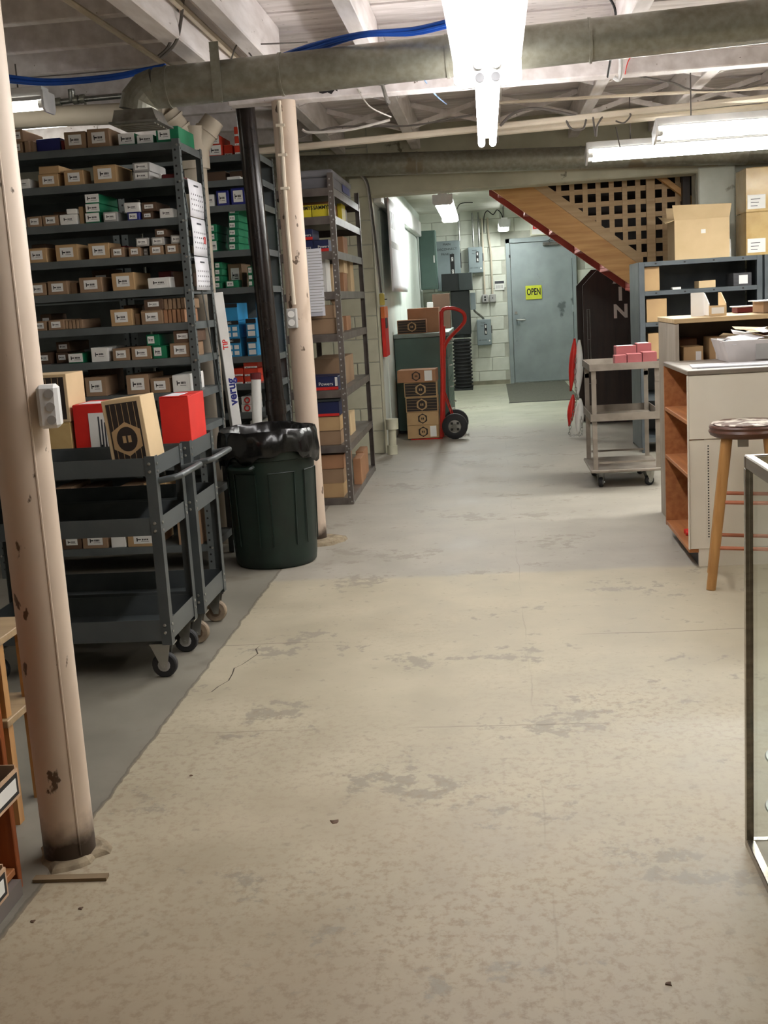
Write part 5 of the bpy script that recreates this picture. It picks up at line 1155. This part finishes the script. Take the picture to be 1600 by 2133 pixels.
for i, (z0, z1, w_) in enumerate(((zt, zt+.325, 'lower'), (zt+.327, zt+.655, 'upper'))):
    o = carton('shrink_wrapped_carton', CLEARP, 1.985, 2.55, 9.30, .38, z0, z1); T(o, '%s shrink-wrapped tan carton at the right on top of the shelving' % w_, 'box')
    l = bx('shipping_label', WHITEC, 1.995, 2.13, 9.2975, 9.2988, z0+.02, z0+.125, o)
    for k in range(3): bx('label_print', INK, 2.02, 2.07+.01*k, 9.2968, 9.2974, z0+.04+.025*k, z0+.045+.025*k, l)
    MB().tube([(2.19+.028*math.cos(R_(a)), 9.2985, z0+.055+.022*math.sin(R_(a))) for a in range(0, 360, 24)], .0016, 4, True).build('oval_mark', BLACK, o)
T(MB().lathe([(.10, 0), (.10, .03), (.0, .03)], (2.35, 9.20, 0), 20, 'y').build('purple_reel', mat('purple_plastic', (70, 50, 130), .5)), 'purple disc hanging in front of the wrapped cartons', 'reel').location.z = 1.55

# ---- tall grey hutch behind the counter
hx0, hx1, hy0, hy1 = .955, 2.6, 6.17, 6.78
hu = T(empty('wooden_hutch', (1.7, 6.5, 0)), 'tall grey-painted wooden hutch standing behind the white counter', 'cabinet')
bx('side_panel', GREYWOOD, hx0, hx0+.02, hy0, hy0+.33, 0, 1.11, hu, bevel=.002); bx('side_panel', GREYWOOD, hx0, hx0+.02, hy0+.335, hy1, 0, 1.11, hu, bevel=.002)
bx('side_panel', GREYWOOD, hx1-.02, hx1, hy0, hy1, 0, 1.11, hu)
bx('top_board', wood('hutch_top', (206, 182, 142), (178, 148, 104), 'x'), hx0-.005, hx1, hy0-.005, hy1, 1.112, 1.137, hu, bevel=.002)
bx('back_board', mat('hutch_back', (150, 132, 112), .7), hx0+.02, hx1-.02, hy1-.012, hy1-.002, .02, 1.11, hu)
bx('inner_shelf', ORANGEW, hx0+.021, hx1-.021, hy0+.01, hy1-.013, .88, .90, hu)
bx('inner_shelf', ORANGEW, hx0+.021, hx1-.021, hy0+.01, hy1-.013, .45, .47, hu)
def hbox(label, m, px0, px1, yt, Y, dep, z0=.901, lab=None):
    a = at(px0, yt+10, Y); b = at(px1, yt+10, Y); z1 = at((px0+px1)/2, yt, Y).z
    o = carton('cardboard_box', m, a.x, b.x, Y, dep, z0, z1, lab, prt=False); T(o, label, 'box'); return o
hbox('kraft box with white label inside the hutch, leftmost', KRAFT, 1424, 1465, 722, 6.22, .15, lab=(.62, .9, .1, .7))
hbox('brown wooden box deep inside the hutch', ORBR, 1408, 1452, 706, 6.5, .2)
hbox('tan carton with white label behind the paper tray', KRAFT, 1478, 1520, 702, 6.25, .18, lab=(.3, .95, .05, .62))
hbox('dark red-brown box at the right inside the hutch', mat('red_brown', (104, 66, 46), .6), 1520, 1640, 690, 6.45, .25)
# things on the hutch
zh = 1.138
o = T(empty('open_bin_box', (1.16, 6.4, zh)), 'open-fronted white bin box with tan inside on the hutch', 'box')
bx('bin_back', WHITEC, 1.075, 1.145, 6.40, 6.404, zh, zh+.125, o); bx('bin_floor', TAN, 1.145, 1.23, 6.25, 6.45, zh, zh+.004, o)
MB().prism([(6.25, zh+.004), (6.45, zh+.004), (6.45, zh+.12), (6.38, zh+.12), (6.25, zh+.065)], 'x', 1.142, 1.146).build('bin_side', WHITEC, o)
MB().prism([(6.25, zh+.004), (6.45, zh+.004), (6.45, zh+.12), (6.38, zh+.12), (6.25, zh+.065)], 'x', 1.228, 1.232).build('bin_side', TAN, o)
f = bx('bin_front', TAN, 1.142, 1.232, 6.246, 6.25, zh, zh+.055, o); bx('label', WHITEC, 1.155, 1.22, 6.2445, 6.2458, zh+.012, zh+.045, o)
o = T(bx('flat_carton', BROWN, 1.42, 2.2, 6.25, 6.5, zh, zh+.06, bevel=.003), 'long flat brown carton lying on the hutch', 'box')
bx('white_sheet', PAPER, 1.39, 2.22, 6.23, 6.47, zh+.061, zh+.066, o); bx('carton_seam', DKBR, 1.452, 1.455, 6.248, 6.25, zh+.002, zh+.058, o)
o = T(bx('flat_carton', DRED, 1.35, 1.75, 6.55, 6.7, zh, zh+.03, bevel=.003), 'dark red flat carton with white top behind the long carton', 'box')
bx('white_sheet', PAPER, 1.34, 1.76, 6.54, 6.71, zh+.031, zh+.036, o)

# ---- white counter with open wooden end shelves
cx0, cx1, cy0, cy1 = .886, 2.5, 5.385, 6.13
ct = T(empty('shop_counter', (1.7, 5.75, 0)), 'white shop counter with open orange wooden shelves at its end', 'counter')
bx('front_panel', COUNTERW, cx0+.004, cx1, cy0, cy0+.018, .605, .898, ct, bevel=.002)
bx('lower_front_panel', COUNTERW, cx0+.004, cx1, cy0+.006, cy0+.018, .085, .60, ct, bevel=.002)
bx('kick_board', COUNTERW, cx0+.045, cx1, cy0+.010, cy0+.03, .0, .085, ct)
bx('end_kick', BLACK, cx0+.046, cx0+.06, cy0+.03, cy1-.03, 0, .06, ct)
bx('countertop', mat('worn_grey_top', (132, 122, 110), .4, c2=(112, 102, 90), scale=3), cx0, cx1, cy0-.004, cy1, .90, .922, ct, bevel=.003)
bx('rear_panel', ORANGEW, cx0, cx1, cy1-.02, cy1, .06, .899, ct)
bx('mid_partition', ORY, cx0+.33, cx0+.345, cy0+.02, cy1-.02, .06, .899, ct)
for z in (.085, .44, .69): bx('end_shelf', ORANGEW, cx0, cx0+.329, cy0+.0185, cy1-.021, z-.02, z, ct, bevel=.002)
bx('edge_strip', COUNTERW, cx0-.002, cx0+.0035, cy0, cy0+.018, .085, .898, ct)
for x_ in (cx0+.09,):
    bx('slotted_standard', COUNTERW, x_-.012, x_+.012, cy0+.004, cy0+.0058, .13, .585, ct)
    s_ = MB()
    for k in range(34): s_.box(x_-.003, x_+.003, cy0+.003, cy0+.0039, .14+.013*k, .146+.013*k)
    s_.build('standard_slots', BLACK, ct)['kind'] = 'stuff'
bx('inner_standard', GALVL, cx0+.2, cx0+.22, cy1-.024, cy1-.0205, .09, .68, ct)
o = T(carton('parts_box', WHITEC, 1.0, 1.12, 5.47, .16, .441, .60), 'white and blue box of parts on the counter end shelf', 'box')
bx('blue_patch', BLUE, .9985, .9999, 5.49, 5.57, .50, .57, o); 
vt = T(empty('clamp_tool', (1.0, 5.6, .086)), 'grey metal clamp standing on the lowest counter end shelf', 'tool')
for nm, q in (('clamp_base', (.97, 1.02, 5.45, 5.62, .086, .12)), ('clamp_jaw', (.975, 1.015, 5.46, 5.50, .12, .27)), ('clamp_head', (.975, 1.015, 5.50, 5.62, .24, .29))): bx(nm, GALV, *q, vt, bevel=.004)
for i in range(2): T(MB().cyl((.92, 5.70+.05*i, .098), (1.03, 5.70+.05*i, .098), .012, n=10).build('red_handle_tool', RED, smooth=True), ('nearer' if i == 0 else 'farther') + ' red handled tool on the lowest counter end shelf', 'tool')
# paper and tray on the counter
a = gnd(1422, 752, .923); 
pp = T(MB(tr(1.13, 5.60, .923) @ Matrix.Rotation(R_(-6), 4, 'Z')).box(-.19, .21, -.10, .10, .0005, .006).build('paper_pad', PAPER), 'printed white sheet pad lying on the counter', 'paper')
pl_ = MB(tr(1.13, 5.60, .923) @ Matrix.Rotation(R_(-6), 4, 'Z'))
for i in range(8): pl_.box(-.17, .18-.02*(i % 3), -.085+.022*i, -.081+.022*i, .006, .0064)
pl_.build('print_lines', GREYC, pp)
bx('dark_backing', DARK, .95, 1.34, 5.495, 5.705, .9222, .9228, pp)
ty = T(empty('paper_tray', (1.5, 5.75, .923)), 'white document tray heaped with papers on the counter', 'tray')
TW = mat('tray_white', (212, 206, 204), .5)
MB().add([(1.15, 5.76, .925), (1.8, 5.76, .925), (1.8, 6.05, .925), (1.15, 6.05, .925), (1.12, 5.74, 1.03), (1.82, 5.74, 1.03), (1.82, 6.08, 1.03), (1.12, 6.08, 1.03)], [(0, 1, 2, 3), (0, 1, 5, 4), (1, 2, 6, 5), (2, 3, 7, 6), (3, 0, 4, 7)]).build('tray', TW, ty, solid=.004)
bx('tray_divider', GREYC, 1.27, 1.40, 5.742, 5.746, .935, 1.01, ty); bx('upright_folder', WHITEC, 1.42, 1.7, 5.728, 5.735, .9235, 1.04, ty)
rg = random.Random(5)
for i in range(34):
    M = tr(rg.uniform(1.2, 1.74), rg.uniform(5.80, 6.02), 1.0+.0022*i+rg.uniform(0, .01)) @ Matrix.Rotation(rg.uniform(-.5, .5), 4, 'Z') @ Matrix.Rotation(rg.uniform(-.22, .22), 4, 'Y') @ Matrix.Rotation(rg.uniform(-.25, .25), 4, 'X')
    MB(M).box(-.075, .075, -.05, .05, -.0006, .0006).build('paper_slip', PAPER if i % 3 else TAN, ty)

# ---- stool
sx, sy_ = 1.085, 5.06
so_ = T(empty('wooden_stool', (sx, sy_, 0)), 'round wooden stool with worn cracked seat in front of the counter', 'stool')
SEATW = wood('dark_stool_rim', (96, 56, 36), (64, 36, 24), 'x', .4)
seat = MB().lathe([(.0, .655), (.14, .655), (.158, .665), (.165, .68), (.16, .69), (.163, .70), (.158, .708), (.0, .712)], (sx, sy_, 0), 36).build('seat', SEATW, so_, smooth=True)
PEEL = mat('peeling_paint', (206, 196, 182), .6, c2=(98, 72, 58), scale=14, detail=6, lo=.47, hi=.53, bump=.5)
MB().lathe([(.148, .7095), (.15, .712), (.145, .716), (.0, .717)], (sx, sy_, 0), 36, wob=lambda t, k: .004*math.sin(9*t+k)).build('peeling_cover', PEEL, seat, smooth=True)
feet = [(.905, 4.96), (.965, 5.27), (1.26, 5.16), (1.20, 4.86)]
LEG = []
for (fx, fy) in feet:
    top = Vector((sx+(fx-sx)*.55, sy_+(fy-sy_)*.55, .656)); ft = Vector((fx, fy, 0)); LEG.append((ft, top))
    MB().tube([ft, ft.lerp(top, .5), top], [.0205, .0225, .0235], 12).build('leg', OAKZ, so_, smooth=True)
for k in range(4):
    a, b = LEG[k], LEG[(k+1) % 4]
    for t in ((.22, .52) if k % 2 == 0 else (.28, .58)):
        MB().tube([a[0].lerp(a[1], t), b[0].lerp(b[1], t)], .0085, 8).build('rung', wood('rung_wood', (186, 112, 76), (150, 84, 54), 'x'), so_, smooth=True)
bx('paper_tag', GREYC, 1.03, 1.075, 5.0, 5.004, .615, .652, so_)

# ---- glass display case
gx, gy = .548, 2.60
gc = T(empty('glass_display_case', (.85, 2.0, 0)), 'metal-framed glass display case at the right edge', 'display case')
X1, Y0, ZT = 1.35, 1.2, .936
for x in (gx, X1-.018):
    for y in (Y0, gy-.018): 
        MB().box(x, x+.009, y, y+.018, .02, ZT-.03).box(x+.009, x+.018, y+.006, y+.018, .02, ZT-.03).build('corner_post', STEEL, gc, bevel=.001)
for nm, q in (('top_rail', (gx, X1, gy-.02, gy)), ('top_rail', (gx, X1, Y0, Y0+.02)), ('top_rail', (gx, gx+.02, Y0+.02, gy-.02)), ('top_rail', (X1-.02, X1, Y0+.02, gy-.02))): bx(nm, STEEL, *q, ZT-.03, ZT, gc, bevel=.003)
for nm, q in (('base_rail', (gx, X1, gy-.02, gy)), ('base_rail', (gx, gx+.02, Y0+.02, gy-.02)), ('base_rail', (gx, X1, Y0, Y0+.02)), ('base_rail', (X1-.02, X1, Y0+.02, gy-.02))): bx(nm, STEEL, *q, .0, .022, gc, bevel=.002)
bx('side_pane', GLASS, gx+.009, gx+.013, Y0+.02, gy-.02, .022, ZT-.03, gc); bx('rear_pane', GLASS, gx+.02, X1-.02, gy-.012, gy-.008, .022, ZT-.03, gc)
bx('top_pane', GLASS, gx+.02, X1-.02, Y0+.02, gy-.02, ZT-.006, ZT-.001, gc)
bx('deck', mat('case_deck', (186, 172, 152), .5, c2=(170, 156, 136)), gx+.02, X1-.02, Y0+.02, gy-.02, .004, .02, gc)
tw = T(empty('glass_disc_stand', (.663, 2.485, .02)), 'stand of round glass plates inside the display case', 'stand')
dc = Vector((.663, 2.485, .021))
MB().cyl(dc, dc+Vector((0, 0, .36)), .006, n=10).build('rod', STEEL, tw)
MB().lathe([(.08, 0), (.08, .006), (.0, .006)], dc+Vector((0, 0, .0)), 36).build('base_plate', GLASSD, tw)
for z in (.12, .24): MB().lathe([(.091, 0), (.093, .003), (.091, .006), (0, .006)], dc+Vector((0, 0, z)), 40).build('glass_plate', mat('frosted_glass_plate', (132, 142, 138), .3, .0, (120, 130, 126)), tw, smooth=True)

# ---- old grey rolling cart with pink boxes
X0, X1_, Ya, Yb = .645, 1.085, 7.70, 8.28
oc_ = T(empty('rolling_cart', ((X0+X1_)/2, (Ya+Yb)/2, 0)), 'old beige-grey rolling shelf cart carrying pink boxes', 'cart')
for (x, y) in ((X0, Ya), (X1_-.03, Ya), (X0, Yb-.03), (X1_-.03, Yb-.03)):
    MB().box(x, x+.03, y, y+.003, .12, .82).box(x if x == X0 else x+.027, x+.003 if x == X0 else x+.03, y+.003, y+.03, .12, .82).build('leg', OLDCART, oc_)
    bx('bracket', OLDCART, x+.002, x+.032, Ya-.004 if y == Ya else y, (Ya-.0005) if y == Ya else y+.002, .70, .73, oc_)
for zt_, h, nm in ((.828, .045, 'top_tray'), (.50, .05, 'middle_tray')):
    MB().box(X0+.004, X1_-.004, Ya+.004, Yb-.004, zt_-h, zt_-h+.003).box(X0-.012, X1_+.012, Ya-.012, Ya-.008, zt_-h, zt_).box(X0-.012, X1_+.012, Yb+.008, Yb+.012, zt_-h, zt_)\
        .box(X0-.012, X0-.008, Ya-.008, Yb+.008, zt_-h, zt_).box(X1_+.008, X1_+.012, Ya-.008, Yb+.008, zt_-h, zt_).build(nm, OLDCART, oc_)
MB().box(X0-.02, X1_+.02, Ya-.02, Yb+.02, .105, .125).build('base_deck', OLDCART, oc_, bevel=.005)
MB().box(X0+.035, X1_-.035, Ya-.002, Ya+.006, .165, .178).box(X0+.035, X1_-.035, Yb-.006, Yb+.002, .165, .178).build('low_rail', OLDCART, oc_)
for (x, y, yw) in ((X0+.05, Ya+.05, 1.2), (X1_-.07, Ya+.05, .5), (X0+.05, Yb-.05, .9), (X1_-.07, Yb-.05, 1.0)): caster(oc_, (x, y), .033, False, RUBBER, GREYC, .026, R_(90)*yw*.7)
zp = .787
for i, (a, b, yt, Y, dep, z0) in enumerate(((1281, 1306, 741, 7.74, .12, zp), (1307, 1338, 738, 7.74, .12, zp), (1339, 1369, 734, 7.74, .12, zp), (1283, 1326, 722, 7.90, .14, zp), (1327, 1358, 716, 7.90, .14, zp))):
    p = at(a, yt, Y); q = at(b, yt, Y); z1 = p.z
    o = carton('pink_box', PINK, p.x, q.x-.002, Y, dep, z0+.0006, z1); T(o, ('left pink box in the front row', 'middle pink box in the front row', 'right pink box in the front row', 'left taller pink box in the back row', 'right taller pink box in the back row')[i] + ' on the rolling cart', 'box', 'pink boxes on the rolling cart')
    if i > 2: bx('paper_top', PAPER, p.x+.01, q.x-.02, Y+.02, Y+dep-.02, z1+.0005, z1+.002, o)
# ---- small debris on the floor
for (px, py, r_, lb2) in ((697, 1712, .012, 'dark fleck on the painted floor near the middle'), (68, 1920, .006, 'dark crumb on the floor at the lower left'), (168, 1893, .006, 'brown chip on the floor near the column'), (398, 1616, .005, 'tiny dark chip on the left floor'), (1393, 2050, .007, 'dark spot of grit at the lower right floor')):
    p = gnd(px, py); T(MB().lathe([(r_, 0), (r_*.8, .002), (0, .003)], p+Vector((0, 0, .0003)), 7, wob=lambda t, k: .3*r_*math.sin(3*t+px)).build('floor_debris', DKBR), lb2, 'debris')
p = gnd(165, 1832); T(MB(tr(p.x, p.y, .0005) @ Matrix.Rotation(R_(2), 4, 'Z')).box(-.11, .07, -.012, .012, 0, .008).build('wood_shim', mat('dirty_shim', (132, 112, 84), .8)), 'thin dirty wood strip at the foot of the near column', 'shim')
